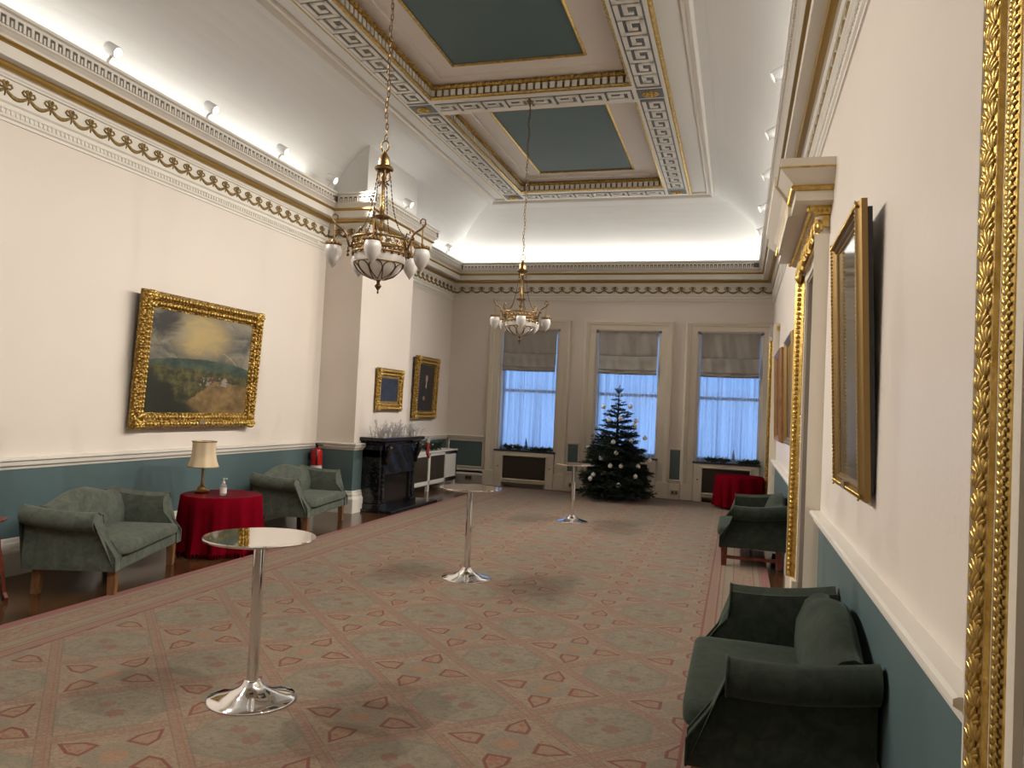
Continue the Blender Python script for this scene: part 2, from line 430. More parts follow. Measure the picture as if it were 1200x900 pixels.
# dropped beams of the coffering with their fret bands
beam = MB(); BZ = 5.63
for sx in (-1, 1):
    a, b = sorted((XC+sx*HX0, XC+sx*HX1)); beam.box(a, b, ROWS[0]-HB, ROWS[3]+HB, BZ, 5.95)
for y in ROWS: beam.box(XC-HX0, XC+HX0, y-HB, y+HB, BZ, 5.95)
coff = struct(beam.build('trim_2', 'trim_white'))
bs = MB(); gb = MB()
for sx in (-1, 1):
    c_ = XC+sx*1.525
    for i in range(3): bs.box(c_-.155, c_+.155, ROWS[i]+.17, ROWS[i+1]-.17, BZ-.004, BZ+.01)
    for y in ROWS: bs.box(c_-.16, c_+.16, y-.13, y+.13, BZ-.006, BZ+.01)
    xo = XC+sx*(HX1+.02)
    gb.tube([(xo, ROWS[0]-HB, BZ+.04), (xo, ROWS[3]+HB, BZ+.04)], .03, 8)
for y in ROWS: bs.box(XC-HX0+.02, XC+HX0-.02, y-.14, y+.14, BZ-.004, BZ+.01)
bs.build('fret_ground', 'slate', coff); gb.build('gilt_bead', 'gold', coff)
def key(L, W, t=.047, mir=1):                      # one unit of Greek key, running along +y, W across
    m = MB(); h = W/2
    def bar(y0, y1, x0, x1): m.box(min(x0*mir, x1*mir), max(x0*mir, x1*mir), y0, y1, 0, .016)
    bar(0, L-.03, -h, -h+t); bar(L-.03-t, L-.03, -h, h-.0); bar(.0, L-.03, h-t, h); bar(0, t, h-.68*W, h)
    bar(0, L*.62, h-.68*W, h-.68*W+t); bar(L*.62-t, L*.62, h-.68*W, h-.30*W)
    return m
kp = .324
km = key(kp, .27).mesh('fret_key'); km2 = key(.322, .235, .042).mesh('fret_key')
for sx in (-1, 1):
    for i in range(3):
        for j in range(12):
            obj('fret_key', km, 'trim_white', coff, (XC+sx*1.525, ROWS[i]+.24+j*kp, BZ-.016))
for y in ROWS:
    for j in range(8): obj('fret_key', km2, 'trim_white', coff, (XC-HX0+.03+j*.328, y, BZ-.016), (0, 0, -PI/2))
rm = MB()
for k in range(8): a = k*PI/4; rm.ball((.055*math.cos(a), .055*math.sin(a), 0), .032, .032, .02, 6, 4)
rm.ball((0, 0, -.01), .03, .03, .025, 6, 4)
rmm = rm.mesh('rosette', smooth=True)
for sx in (-1, 1):
    for y in ROWS: obj('rosette', rmm, 'gold', coff, (XC+sx*1.525, y, BZ-.012), scale=(1.25, .95, 1))
# coffers
for i in range(3):
    y0, y1 = ROWS[i]+HB, ROWS[i+1]-HB; x0, x1 = XC-HX0, XC+HX0
    rp = lambda e: [(x0+e, y0+e), (x0+e, y1-e), (x1-e, y1-e), (x1-e, y0+e)]
    gl = MB().sweep(rp(0), [(0, BZ+.005), (.03, BZ+.01), (.035, BZ+.03), (0, BZ+.04)], True)
    gl.sweep(rp(0), [(0, BZ+.13), (.05, BZ+.135), (.065, BZ+.155), (.05, BZ+.17), (0, BZ+.17)], True)
    gl.sweep(rp(.475), [(0, 5.845), (.02, 5.825), (.04, 5.845)], True)
    gl.build('gilt_moulding', 'gold', coff)
    cr_ = MB().sweep(rp(0), [(0, BZ+.05), (.012, BZ+.05), (.012, BZ+.12), (.0, BZ+.12)], True)
    cr_.build('dentil_ground', 'fret_dark', coff)
    cc = MB().sweep(rp(-.03), [(0, BZ), (0, BZ+.19), (.25, BZ+.19), (.25, BZ+.215), (.51, BZ+.215), (.51, 5.93), (0, 5.93)], True)
    cc.build('coffer_margin', 'coffer_cream', coff)
    MB().box(x0+.47, x1-.47, y0+.47, y1-.47, 5.85, 5.93).build('coffer_panel', 'teal_panel', coff)
    de = MB(); p_ = .092
    for (ax, ay, bx, by) in ((x0, y0, x0, y1), (x0, y1, x1, y1), (x1, y0, x1, y1), (x0, y0, x1, y0)):
        L = math.hypot(bx-ax, by-ay); n = int(L/p_)
        for j in range(n):
            t_ = (j+.5)/n; x = ax+(bx-ax)*t_; y = ay+(by-ay)*t_
            if ax == bx: sg = 1 if ax == x0 else -1; xx = sorted((x, x+sg*.035)); de.box(xx[0], xx[1], y-.031, y+.031, BZ+.045, BZ+.125)
            else: sg = 1 if ay == y0 else -1; yy = sorted((y, y+sg*.035)); de.box(x-.031, x+.031, yy[0], yy[1], BZ+.045, BZ+.125)
    stuff(de.build('dentil_course', 'trim_white', coff))
    le = MB()
    for (ax, ay, bx, by, nx, ny) in ((x0, y0, x0, y1, 1, 0), (x0, y1, x1, y1, 0, -1), (x1, y0, x1, y1, -1, 0), (x0, y0, x1, y0, 0, 1)):
        L = math.hypot(bx-ax, by-ay); n = int(L/.085)
        for j in range(n):
            t_ = (j+.5)/n; le.ball((ax+(bx-ax)*t_+nx*.06, ay+(by-ay)*t_+ny*.06, BZ+.15), .032, .032, .026, 5, 3)
    stuff(le.build('gilt_leaf_course', 'gold', coff))

# main cornice
cornice = struct(MB().sweep(PATH, [(0, 3.85), (.014, 3.85), (.014, 3.875), (.03, 3.885), (.036, 3.91), (.036, 3.935), (.05, 3.945), (.05, 3.955), (.04, 3.965),
    (.04, 3.985), (.06, 4.0), (.06, 4.02), (.03, 4.028), (.03, 4.195), (.05, 4.20), (.05, 4.215), (.06, 4.225), (.06, 4.245), (.08, 4.25), (.08, 4.29),
    (.22, 4.295), (.22, 4.395), (.235, 4.425), (.245, 4.45), (.275, 4.475), (.295, 4.485), (.295, 4.605), (.32, 4.615), (.32, 4.64), (0, 4.64)]).build('trim_3', 'trim_white'))
MB().sweep(PATH, [(.08, 4.248), (.10, 4.25), (.125, 4.262), (.135, 4.285), (.13, 4.294), (.08, 4.294)]).build('gilt_moulding', 'gilt_bronze', cornice, smooth=S30)
MB().sweep(PATH, [(.22, 4.393), (.235, 4.395), (.25, 4.408), (.245, 4.426), (.22, 4.427)]).build('gilt_moulding', 'gilt_bronze', cornice, smooth=S30)
MB().sweep(PATH, [(.28, 4.505), (.297, 4.505), (.297, 4.59), (.28, 4.59)]).build('fret_ground', 'fret_dark', cornice)
fb = MB(); gt = MB()
MBX = []
for (ax, ay), (bx, by) in zip(PATH[:-1], PATH[1:]):
    d = Vector((bx-ax, by-ay)); L = d.length; d.normalize(); nrm = Vector((d.y, -d.x)); MBX.append((Vector((ax, ay)), d, nrm, L))
def seg_box(m, a, d, n, u0, u1, p0, p1, z0, z1):
    v = [a+d*u+n*p for u, p in ((u0, p0), (u1, p0), (u1, p1), (u0, p1))]
    m.add([(q.x, q.y, z0) for q in v]+[(q.x, q.y, z1) for q in v], [(0, 1, 2, 3), (4, 5, 6, 7), (0, 1, 5, 4), (1, 2, 6, 5), (2, 3, 7, 6), (3, 0, 4, 7)])
ends = {0: (0, -.32), 1: (.32, .32)}
for i, (a, d, n, L) in enumerate(MBX):
    lo = .30 if i in (3, 4, 5, 6) else 0; hi = .30 if i in (0, 3, 4, 5) else 0
    if i == 1: lo, hi = .30, -.30
    if i == 2: lo, hi = -.30, -.30
    if i == 3: lo, hi = -.30, .30
    u = lo+.02
    while u < L-hi-.12:
        seg_box(fb, a, d, n, u, u+.026, .295, .312, 4.50, 4.595); seg_box(fb, a, d, n, u+.026, u+.076, .295, .312, 4.572, 4.595)
        seg_box(fb, a, d, n, u+.042, u+.060, .295, .312, 4.50, 4.548)
        u += .076
    u = max(lo, 0)
    while u < L-max(hi, 0):
        seg_box(gt, a, d, n, u, u+.022, .034, .046, 3.905, 3.94); u += .045
stuff(fb.build('fret_course', 'trim_white', cornice)); stuff(gt.build('bead_course', 'trim_white', cornice))
# swags of the frieze
sw = MB(); P_ = .2225
sw.tube([(-P_/2+P_*k/8, -.004, -.028-.052*math.sin(PI*k/8)) for k in range(9)], [.008, .013, .016, .018, .019, .018, .016, .013, .008], 6)
for sg in (-1, 1):
    sw.tube([(-P_/2+sg*q[0], -.006, q[1]) for q in ((0, -.028), (.02, .012), (.05, .022), (.064, .0), (.046, -.018), (.012, -.018))], .0085, 5)
    sw.tube([(-P_/2+sg*q[0], -.006, q[1]) for q in ((0, -.02), (.014, .018), (.026, .034), (.014, .042), (0, .014))], .0075, 5)
sw.tube([(-P_/2, -.006, -.02), (-P_/2+.004, -.006, -.055), (-P_/2-.002, -.004, -.085)], [.009, .008, .005], 5)
swm = sw.mesh('swag', smooth=True); ns = 0
for i, (a, d, n, L) in enumerate(MBX):
    k = max(1, round(L/P_)); pit = L/k
    for j in range(k):
        c_ = a+d*(pit*(j+.5))+n*.031
        if c_.y < 2.6 and i in (0, 6): continue
        obj('swag', swm, 'gold_dull', cornice, (c_.x, c_.y, 4.135), (0, 0, math.atan2(d.y, d.x)), (pit/P_, 1, 1)); ns += 1

# dado rails, skirtings, painted dado
def seg_path(wall):
    return wall
RAIL = [(0, .91), (.015, .915), (.022, .935), (.045, .95), (.052, .985), (.072, .995), (.072, 1.012), (.06, 1.018), (0, 1.02)]
SKIRT = [(0, 0), (.05, 0), (.05, .20), (.045, .215), (.03, .235), (.03, .275), (.02, .285), (.018, .315), (0, .325)]
LP = [(XL, YB), (XL, BY0), (BX, BY0), (BX, BY1), (XL, BY1), (XL, YF), (-5.11, YF)]
struct(MB().sweep(LP, RAIL).build('trim_4', 'trim_white'))
struct(MB().sweep(LP, SKIRT).build('baseboard_left', 'trim_white'))
MB().sweep(LP[:6], [(0, .32), (.006, .32), (.006, .915), (0, .915)]).build('dado', 'teal_paint', wall_left)
# far wall dado: three small framed panels
def teal_panel(x0, x1, z0, z1):
    MB().box(x0, x1, YF-.012, YF+.02, z0, z1).build('dado_panel', 'teal_paint', wall_far)
    m = MB().rect_frame(x0-.035, x1+.035, z0-.035, z1+.035, [(0, 0), (0, .022), (.015, .03), (.03, .024), (.037, .012), (.037, 0)], YF)
    m.build('panel_moulding', 'trim_cream', wall_far)
teal_panel(-5.90, -5.16, .37, .89); teal_panel(-3.315, -3.105, .40, .95); teal_panel(-1.265, -1.065, .38, .96)
for x0, x1 in ((-5.99, -5.11), (-3.35, -3.07), (-1.28, -1.07)):
    m = MB().box(x0, x1, YF-.05, YF, 0, .20); m.box(x0, x1, YF-.03, YF, .20, .30); m.build('skirting', 'trim_cream', wall_far, bevel=.006)
# right wall
for a, b in ((2.06, 5.88), (7.89, 12.78), (14.52, YF)):
    struct(MB().sweep([(XR, b), (XR, a)], RAIL).build('trim_5', 'trim_white'))
    struct(MB().sweep([(XR, b), (XR, a)], SKIRT).build('baseboard_right', 'trim_white'))
    MB().box(XR-.006, XR+.01, a, b, .32, .912).build('dado', 'teal_paint', wall_right)

# ------------------------------------------------------------------ windows
def window(i, a, b, lock):
    W = struct(empty('window_%d' % i, ((a+b)/2, YF, 0))); hw = (b-a)/2; B = 'trim_cream'
    prof = [(0, 0), (0, .02), (.02, .05), (.05, .055), (.07, .045), (.10, .045), (.115, .03), (.20, .025), (.235, .02), (.24, 0)]
    xr_ = hw+.24 if lock else min(hw+.24, XR-(a+b)/2-.002)
    m = MB()
    def leg(x_in, x_out, z0, z1, top):
        pass
    # casing: left leg, head, right leg (mitred)
    rings = []
    for (cx, cz, dx, dz) in ((-hw-.24, .30, 1, 0), (-hw-.24, 3.49, 1, -.8), (xr_, 3.49, -1 if lock else -(xr_-hw)/.24, -.8), (xr_, .30, -1 if lock else -(xr_-hw)/.24, 0)):
        rings.append([(cx+dx*p, -d, cz+dz*p) for p, d in prof])
    m.loft(rings, True, True); m.build('casing', B, W, smooth=S30)
    for s in (-1, 1):
        x0, x1 = sorted((s*hw, s*(hw+.24) if (lock or s < 0) else xr_)); MB().box(x0, x1, -.06, 0, 0, .32).build('plinth', B, W, bevel=.01)
    MB().box(-hw-.02, hw+.02, -.075, .20, .735, .765).build('sill', 'steel_dark', W, bevel=.008)
    # sashes and glass
    yg = .30
    fr = MB().box(-hw, -hw+.06, yg-.05, yg+.05, .76, 3.30); fr.box(hw-.06, hw, yg-.05, yg+.05, .76, 3.30)
    fr.box(-hw, hw, yg-.05, yg+.05, .76, .84); fr.box(-hw, hw, yg-.05, yg+.05, 3.22, 3.30); fr.build('window_frame', 'window_paint', W)
    MB().box(-hw+.06, hw-.06, yg-.05, yg+.03, 1.98, 2.04).build('meeting_rail', 'window_paint', W)
    for z0, z1 in ((.84, 1.98), (2.04, 3.22)):
        MB().box(-hw+.06, hw-.06, yg-.003, yg+.003, z0, z1).build('pane', 'pane_glass', W)
    # a narrow shutter box against the left reveal
    MB().box(-hw, -hw+.05, .03, .18, .765, 3.25).build('shutter_box', 'window_paint', W); MB().box(hw-.05, hw, .03, .18, .765, 3.25).build('shutter_box', 'window_paint', W)
    return (a+b)/2, hw
side = ['the corner beside the white radiator cabinet', 'the Christmas tree', 'the small red draped table']
for i, (a, b) in enumerate(WIN):
    cx, hw = window(i+1, a, b, i < 2)
    # sheer curtain: one pleated sheet
    rows = []; n = 150
    for z in (.775, 1.3, 2.0, 2.7, 3.27):
        rows.append([(-hw+.055+(2*hw-.11)*k/n, .030*math.sin(k*.62+.9*math.sin(k*.21+i)+z*.12)+.012*math.sin(k*1.7+i), z) for k in range(n+1)])
    m = MB(); m.loft(rows, False, False)
    o = m.build('sheer_curtain', 'sheer', None, smooth=True, loc=(cx, YF+.20, 0))
    tag(o, 'sheer white net curtain in the window by '+side[i], 'curtain', 'net curtains')
    # roman blind
    bl = empty('roman_blind', (cx, YF+.06, 2.42)); tag(bl, 'grey folded fabric blind at the window by '+side[i], 'blind', 'roman blinds')
    def sheet(prof, z0, z1, seed):
        rn = random.Random(seed); rows = []
        for (d, z) in prof:
            rows.append([(-hw+.07+(2*hw-.14)*k/30, -d-.022*math.sin(k*.5+seed)*math.sin((z-z0)/(z1-z0)*PI)-.010*math.sin(k*1.3+z*9+seed), z+.008*math.sin(k/30*PI)*-1) for k in range(31)])
        m = MB(); m.loft(rows, False, False); back = [[(p[0], p[1]+.012, p[2]) for p in r] for r in rows]; m.loft(back, False, False); return m
    p1 = [(.02, .87), (.022, .75), (.028, .60), (.035, .46), (.042, .39), (.03, .372)]
    sheet(p1, .372, .87, i).build('panel', 'grey_blind', bl, smooth=True)
    p2 = [(.03, .372), (.05, .36), (.055, .26), (.065, .17), (.085, .12), (.095, .095), (.085, .075), (.05, .07)]
    sheet(p2, .07, .372, i+3).build('fold', 'grey_blind', bl, smooth=True)
    p3 = [(.04, .085), (.075, .07), (.085, .045), (.08, .02), (.06, .0), (.03, .0)]
    sheet(p3, .0, .085, i+5).build('hem', 'grey_blind', bl, smooth=True)
    MB().box(-hw+.04, hw-.04, -.03, .02, .86, .885).build('headrail', 'window_paint', bl)
    # radiator cover
    rc = empty('radiator_cover', (cx, YF-.0, 0)); tag(rc, 'cream grilled radiator cover under the window by '+side[i], 'radiator cover', 'window radiator covers')
    x0, x1 = -hw+.005, hw-.005; g0, g1 = x0+.17, x1-.17
    m = MB().box(x0, g0, -.06, .20, .0, .73); m.box(g1, x1, -.06, .20, 0, .73); m.box(g0, g1, -.06, .20, .64, .73); m.box(g0, g1, -.06, .20, .09, .17)
    m.build('body', 'trim_cream', rc)
    MB().box(g0, g1, .0, .02, .17, .64).build('grille', 'lattice', rc)
    MB().rect_frame(g0-.03, g1+.03, .14, .67, [(0, 0), (0, .01), (.01, .018), (.025, .012), (.03, 0)], -.06).build('moulding', 'trim_cream', rc)
    for s in (x0+.08, x1-.08): MB().lathe([(.012, 0), (.014, .01), (.008, .016)], 8).build('knob', 'black_plastic', rc, loc=(s, -.06, .42), rot=(PI/2, 0, 0))

# ------------------------------------------------------------------ doors on the right wall
def leaf_mesh(name, w, h, d, lobes=5):
    m = MB()
    for k in range(lobes):
        t_ = (k-(lobes-1)/2)/((lobes-1)/2); ln = h*(1-.35*abs(t_)); a = t_*.5
        c_ = Vector((math.sin(a)*ln*.4+t_*w*.22, 0, math.cos(a)*ln*.45-h*.5))
        rings = []
        for q, r in ((-.5, .25), (-.2, .9), (.2, 1), (.5, .3)):
            cc = c_+Vector((math.sin(a), 0, math.cos(a)))*(q*ln); ww = w/lobes*.62*r
            rings.append([(cc.x+ww*math.cos(e), -d*.5-d*.6*r*math.sin(e)-(.25*d if q > .3 else 0), cc.z) for e in (0, PI*.33, PI*.67, PI)])
        m.loft(rings, False, False)
    return m.mesh(name, smooth=True)
def door(i, y0, y1, near):
    D = struct(empty('door_%d' % i, (XR, (y0+y1)/2, 0), -PI/2))   # local: x runs toward the camera (-y world), front is local -y
    hw = (y1-y0)/2; cw = .26
    # lining of the recess and door leaf
    m = MB().box(-hw, -hw+.02, 0, .33, 0, 2.95); m.box(hw-.02, hw, 0, .33, 0, 2.95); m.box(-hw, hw, 0, .33, 2.93, 2.95); m.build('lining', 'reveal_paint', D)
    for s in (-1, 1):
        x0, x1 = sorted((s*.005, s*(hw-.02)))
        lf = MB().box(x0, x1, .29, .335, .005, 2.93).build('leaf', 'door_paint', D)
        for z0, z1 in ((.25, .85), (1.0, 2.0), (2.15, 2.75)):
            MB().rect_frame(x0+.1, x1-.1, z0, z1, [(0, 0), (0, .012), (.02, .018), (.035, .006), (.035, 0)], .29).build('panel_moulding', 'door_paint', lf)
        MB().ball((s*.06, .25, 1.0), .028, n=10, m=6).build('knob', 'brass', lf, smooth=True)
    # casing
    bd_ = .050 if i == 1 else .098
    prof = [(0, 0), (0, .018), (.012, .022), (.035, .022), (.04, .018), (.095, .018), (.10, .022), (.150, .022), (.222, bd_-.006), (.224, bd_), (.236, bd_), (.248, bd_*.6), (.26, .02), (.26, 0)]
    rings = []
    for (cx, cz, dx, dz) in ((-hw, .0, -1, 0), (-hw, 2.95, -1, .85), (hw, 2.95, 1, .85), (hw, .0, 1, 0)):
        rings.append([(cx+dx*p, -d, cz+dz*p) for p, d in prof])
    MB().loft(rings, True, True).build('casing', 'trim_cream', D, smooth=S30)
    for s in (-1, 1):
        MB().box(s*(hw+.13)-.14, s*(hw+.13)+.14, -.06, 0, 0, .17).build('plinth', 'trim_cream', D, bevel=.008)
    return D, hw, cw
D1, hw1, cw1 = door(1, DOORS[0][0], DOORS[0][1], True)
def wedge(D, s, hw, o0, o1, d0, d1, z0, z1, name='gilt_strip', mt='gold'):
    a, b = s*(hw+o0), s*(hw+o1)
    m = MB(); m.add([(a, -.01, z0), (b, -.01, z0), (b, -d1, z0), (a, -d0, z0), (a, -.01, z1), (b, -.01, z1), (b, -d1, z1), (a, -d0, z1)],
        [(0, 1, 2, 3), (4, 5, 6, 7), (0, 1, 5, 4), (1, 2, 6, 5), (2, 3, 7, 6), (3, 0, 4, 7)]); return m.build(name, mt, D)
for s in (-1, 1):   # carved gilt strips of the near door: broad outer and narrow inner
    wedge(D1, s, hw1, .155, .222, .024, .045, .17, 2.98); wedge(D1, s, hw1, .048, .095, .022, .034, .17, 2.95)
lo_m = leaf_mesh('gilt_leaf', .060, .046, .010); li_m = leaf_mesh('gilt_leaf', .040, .024, .007, 3)
for k in range(73):
    obj('gilt_leaf', lo_m, 'gold', D1, (-(hw1+.197), -.0335, .20+k*.038), (0, .5 if k % 2 else -.25, .36))
for k in range(130): obj('gilt_leaf', li_m, 'gold', D1, (-(hw1+.072), -.026, .19+k*.021), (0, .35, .18))
wedge(D1, -1, hw1, .145, .155, .034, .034, .17, 2.98, 'gilt_fillet')
for i in (2, 3):
    D, hw, cw = door(i, *DOORS[i-1], False)
    for s in (-1, 1):
        wedge(D, s, hw, .150, .222, .024, .097, .17, 3.03); wedge(D, s, hw, .05, .095, .02, .026, .17, 2.97)
        b_ = MB()
        for k in range(64): b_.ball((s*(hw+.188), -.068, .2+k*.045), .026, .020, .021, 6, 4)
        for k in range(92): b_.ball((s*(hw+.073), -.022, .19+k*.03), .018, .007, .013, 5, 3)
        stuff(b_.build('gilt_bead_course', 'gold', D, smooth=True))
    g = MB().box(-hw-.28, hw+.28, -.05, -.01, 3.05, 3.13); g.build('gilt_strip', 'gold', D)
    if i == 2:
        big = leaf_mesh('gilt_leaf', .11, .12, .05)
        for k in range(17): obj('gilt_leaf', big, 'gold', D, (-hw-.22+k*(2*hw+.44)/16, -.05, 3.07+.02*math.sin(k)), (0, .6*(-1)**k, 0))
        for s in (-1, 1):
            sc = MB().tube([((hw+.2)*s+math.cos(a)*(.10-.012*a)*s, -.07, 3.02+math.sin(a)*(.10-.012*a)) for a in [q*.5 for q in range(15)]], .022, 6)
            sc.ball(((hw+.2)*s, -.07, 3.02), .045, .04, .045); sc.build('gilt_scroll', 'gold', D, smooth=True)
# overdoor of the second door
en = struct(empty('trim_6', (XR, 6.885, 0), -PI/2)); ex = .98
EP = [(-ex, 0), (-ex, -.06), (ex, -.06), (ex, 0)]
def esweep(prof, name, mt, p=EP): return MB().sweep(p, prof).build(name, mt, en)
esweep([(0, 3.06), (.02, 3.06), (.02, 3.15), (.07, 3.19), (.19, 3.20), (.19, 3.27), (.20, 3.30), (.23, 3.33), (.285, 3.385), (.30, 3.40), (.30, 3.47), (0, 3.47)], 'overdoor', 'trim_cream')
esweep([(.02, 3.13), (.05, 3.135), (.085, 3.17), (.085, 3.192), (.02, 3.192)], 'gilt_moulding', 'gold')
esweep([(.19, 3.268), (.21, 3.272), (.222, 3.29), (.215, 3.302), (.19, 3.302)], 'gilt_moulding', 'gold')
esweep([(.30, 3.40), (.306, 3.402), (.306, 3.412), (.30, 3.414)], 'gilt_fillet', 'gold')
eg = MB()
for k in range(52): eg.ball((-ex+.02+k*(2*ex-.04)/51, -.125, 3.165), .016, .02, .022, 5, 4)
for k in range(64): eg.ball((-ex-.18+k*(2*ex+.36)/63, -.275, 3.285), .013, .012, .012, 5, 3)
for s in (-1, 1):
    for k in range(5): eg.ball((s*(ex+.065), -.03-k*.03, 3.165), .02, .016, .022, 5, 4)
stuff(eg.build('gilt_egg_course', 'gold', en))
MB().sweep([(-.55, 0), (-.55, -.085), (.55, -.085), (.55, 0)], [(0, 3.198), (.19, 3.198), (.19, 3.27), (.23, 3.33), (.30, 3.40), (.30, 3.472), (0, 3.472)]).build('overdoor_break', 'trim_cream', en)

# ------------------------------------------------------------------ cornice spotlights
def spot(loc, sx, label):
    d = Vector((sx, -.25 if loc[1] > 11 else 0, -.56)).normalized()
    root = empty('spotlight', loc); tag(root, label, 'spotlight', 'cornice spotlights')
    q = d.to_track_quat('Z', 'Y').to_euler(); off = Vector((.05*sx, 0, .125))
    b = MB().lathe([(.02, -.075), (.05, -.073), (.055, -.065), (.055, .07), (.05, .075), (.045, .06)], 16); b.build('body', 'white_plastic', root, smooth=S30, loc=off, rot=q)
    MB().lathe([(.001, .062), (.044, .062), (.044, .058)], 16).build('lens', 'lens', root, loc=off, rot=q)
    MB().tube([(0, 0, 0), (0, 0, .04), (.05*sx, 0, .085)], .012).build('bracket', 'white_plastic', root)
    l = bpy.data.lights.new('spot_beam', 'SPOT'); l.energy = SPOT_W; l.color = WARM; l.spot_size = math.radians(80); l.spot_blend = .7; l.shadow_soft_size = .035
    lo = bpy.data.objects.new('spot_beam', l); C.objects.link(lo); lo.parent = root; lo.location = off+d*.085
    lo.rotation_euler = (-d).to_track_quat('Z', 'Y').to_euler()
for y in (1.5, 2.9, 4.25, 5.62, 7.0, 8.37, 9.6): spot((XL+.30, y, 4.64), 1, 'white cylinder spotlight on the cornice of the large landscape wall')
spot((BX+.25, 10.95, 4.64), 1, 'white cylinder spotlight on the cornice above the fireplace')
for y in (12.95, 14.2): spot((XL+.30, y, 4.64), 1, 'white cylinder spotlight on the cornice above the radiator cabinet wall')
for y in (1.2, 2.7, 4.2, 5.73, 7.2, 8.7, 10.2, 11.8, 13.3): spot((XR-.28, y, 4.64), -1, 'white cylinder spotlight on the cornice of the wall with the doors')

# ------------------------------------------------------------------ settees
def make_settee(name, loc, rz, label, velvet='velvet', legs='leg_wood', stretcher=False):
    T = empty(name, loc, rz); tag(T, label, 'settee', 'green velvet settees')
    HW, D = .60, .72                                  # inner half width, depth; front is local -y
    yb, yf = D/2, -D/2
    # seat rail
    MB().box(-HW-.03, HW+.03, yf+.03, yb-.06, .20, .298).build('seat_rail', velvet, T, bevel=.015)
    # seat cushion
    n = 20; rings = []
    def ring(x, in_, h0, h1):
        pts = []
        y0, y1 = yf-.015+in_, yb-.17-in_
        for k in range(28):
            a = 2*PI*k/28; cx, sz = math.cos(a), math.sin(a)
            e = .22; px_ = (y0+y1)/2+(y1-y0)/2*math.copysign(abs(cx)**e, cx); pz = (h0+h1)/2+(h1-h0)/2*math.copysign(abs(sz)**.42, sz)
            pts.append((x, px_, pz))
        return pts
    for k in range(n+1):
        t_ = k/n; x = -HW+.005+(2*HW-.01)*t_; e = min(t_, 1-t_)*n
        q = .05 if e < .5 else (.012 if e < 1.5 else 0); crown = .02*math.sin(PI*t_)
        rings.append(ring(x, q*.6, .306+q*.3, .405+crown-q*.4))
    cu = MB().loft(rings).build('seat_cushion', velvet, T, smooth=True)
    # camel back
    rings = []; n = 28
    for k in range(n+1):
        x = -HW-.02+(2*HW+.04)*k/n; u = x/HW
        top = .705+.07*max(0, math.cos(u*PI*.62))**1.2 - .008*abs(u)
        bow = .02*(1-u*u)
        lean = .07
        f = []
        for (d, z) in ((.155, .24), (.155, .40), (.165+bow, .46), (.175+bow, .54), (.15+bow, top-.05), (.115+bow, top-.012), (.07, top), (.03, top-.012), (.005, top-.05), (0, .5), (0, .24)):
            f.append((x, yb-d+lean*max(0, (z-.4))/.4*1.0-.05, z))
        rings.append(f)
    MB().loft(rings).build('backrest', velvet, T, smooth=math.radians(60))
    # scrolled arms
    for s in (-1, 1):
        sec = [(0, .21), (.10, .21), (.105, .32), (.095, .44), (.10, .54)]
        cx, cz, r = .12, .598, .078
        sec += [(cx+r*math.cos(a), cz+r*math.sin(a)) for a in [math.radians(v) for v in (-150, -100, -60, -20, 20, 60, 100, 140)]]
        sec += [(.025, .648), (.004, .585), (0, .5), (0, .44), (0, .32)]
        def front(z):
            t_ = min(1, max(0, (z-.33)/.20)); return yf+.02+.15*(t_*t_*(3-2*t_))
        rings = []
        for k in range(9):
            q = k/8
            rings.append([(s*(HW+.0+a), (yb+.01)+(front(z)-(yb+.01))*q, z-(.012*math.sin(PI*q) if z > .5 else 0)+(.045*(1-q)**1.5 if z > .5 else 0)) for a, z in sec])
        arm = MB().loft(rings).build('arm', velvet, T, smooth=math.radians(50))
        rim = [(s*(HW+a), front(z)-.002, z) for a, z in sec]
        MB().tube(rim, .006, 6, True).build('piping', velvet, arm, smooth=True)
    for sx in (-1, 1):
        for sy in (-1, 1):
            x, y = sx*(HW+.01), (yf+.07 if sy < 0 else yb-.08); t0, t1 = .035, .028; sp = .0 if sy < 0 else .02
            if stretcher: t1 = .028
            MB().loft([[(x+a*t1, y+sp+b*t1, .0) for a, b in ((-1, -1), (1, -1), (1, 1), (-1, 1))],
                       [(x+a*t0, y+b*t0, .21) for a, b in ((-1, -1), (1, -1), (1, 1), (-1, 1))]]).build('leg', legs, T, bevel=.004)
    if stretcher:
        for sx in (-1, 1): MB().box(sx*(HW+.01)-.012, sx*(HW+.01)+.012, yf+.07, yb-.05, .075, .11).build('stretcher', legs, T)
        MB().box(-HW, HW, -.015, .015, .075, .11).build('stretcher', legs, T)
        MB().box(-HW-.04, HW+.04, yf+.025, yf+.06, .185, .205).build('show_rail', legs, T)
    return T
make_settee('settee', (-5.22, 5.52, 0), math.radians(110), 'small green velvet settee between the mahogany stand and the lamp table')
make_settee('settee', (-5.36, 8.85, 0), math.radians(99), 'small green velvet settee below the red fire extinguisher')
make_settee('settee', (.185, 3.98, .012), -PI/2, 'shade-toned green velvet settee beneath the tall glazed picture', 'velvet_shaded')
make_settee('settee', (.19, 9.55, .012), -PI/2, 'shade-toned green velvet settee with stretchers beyond the overdoor', 'velvet_shaded', 'mahogany', True)

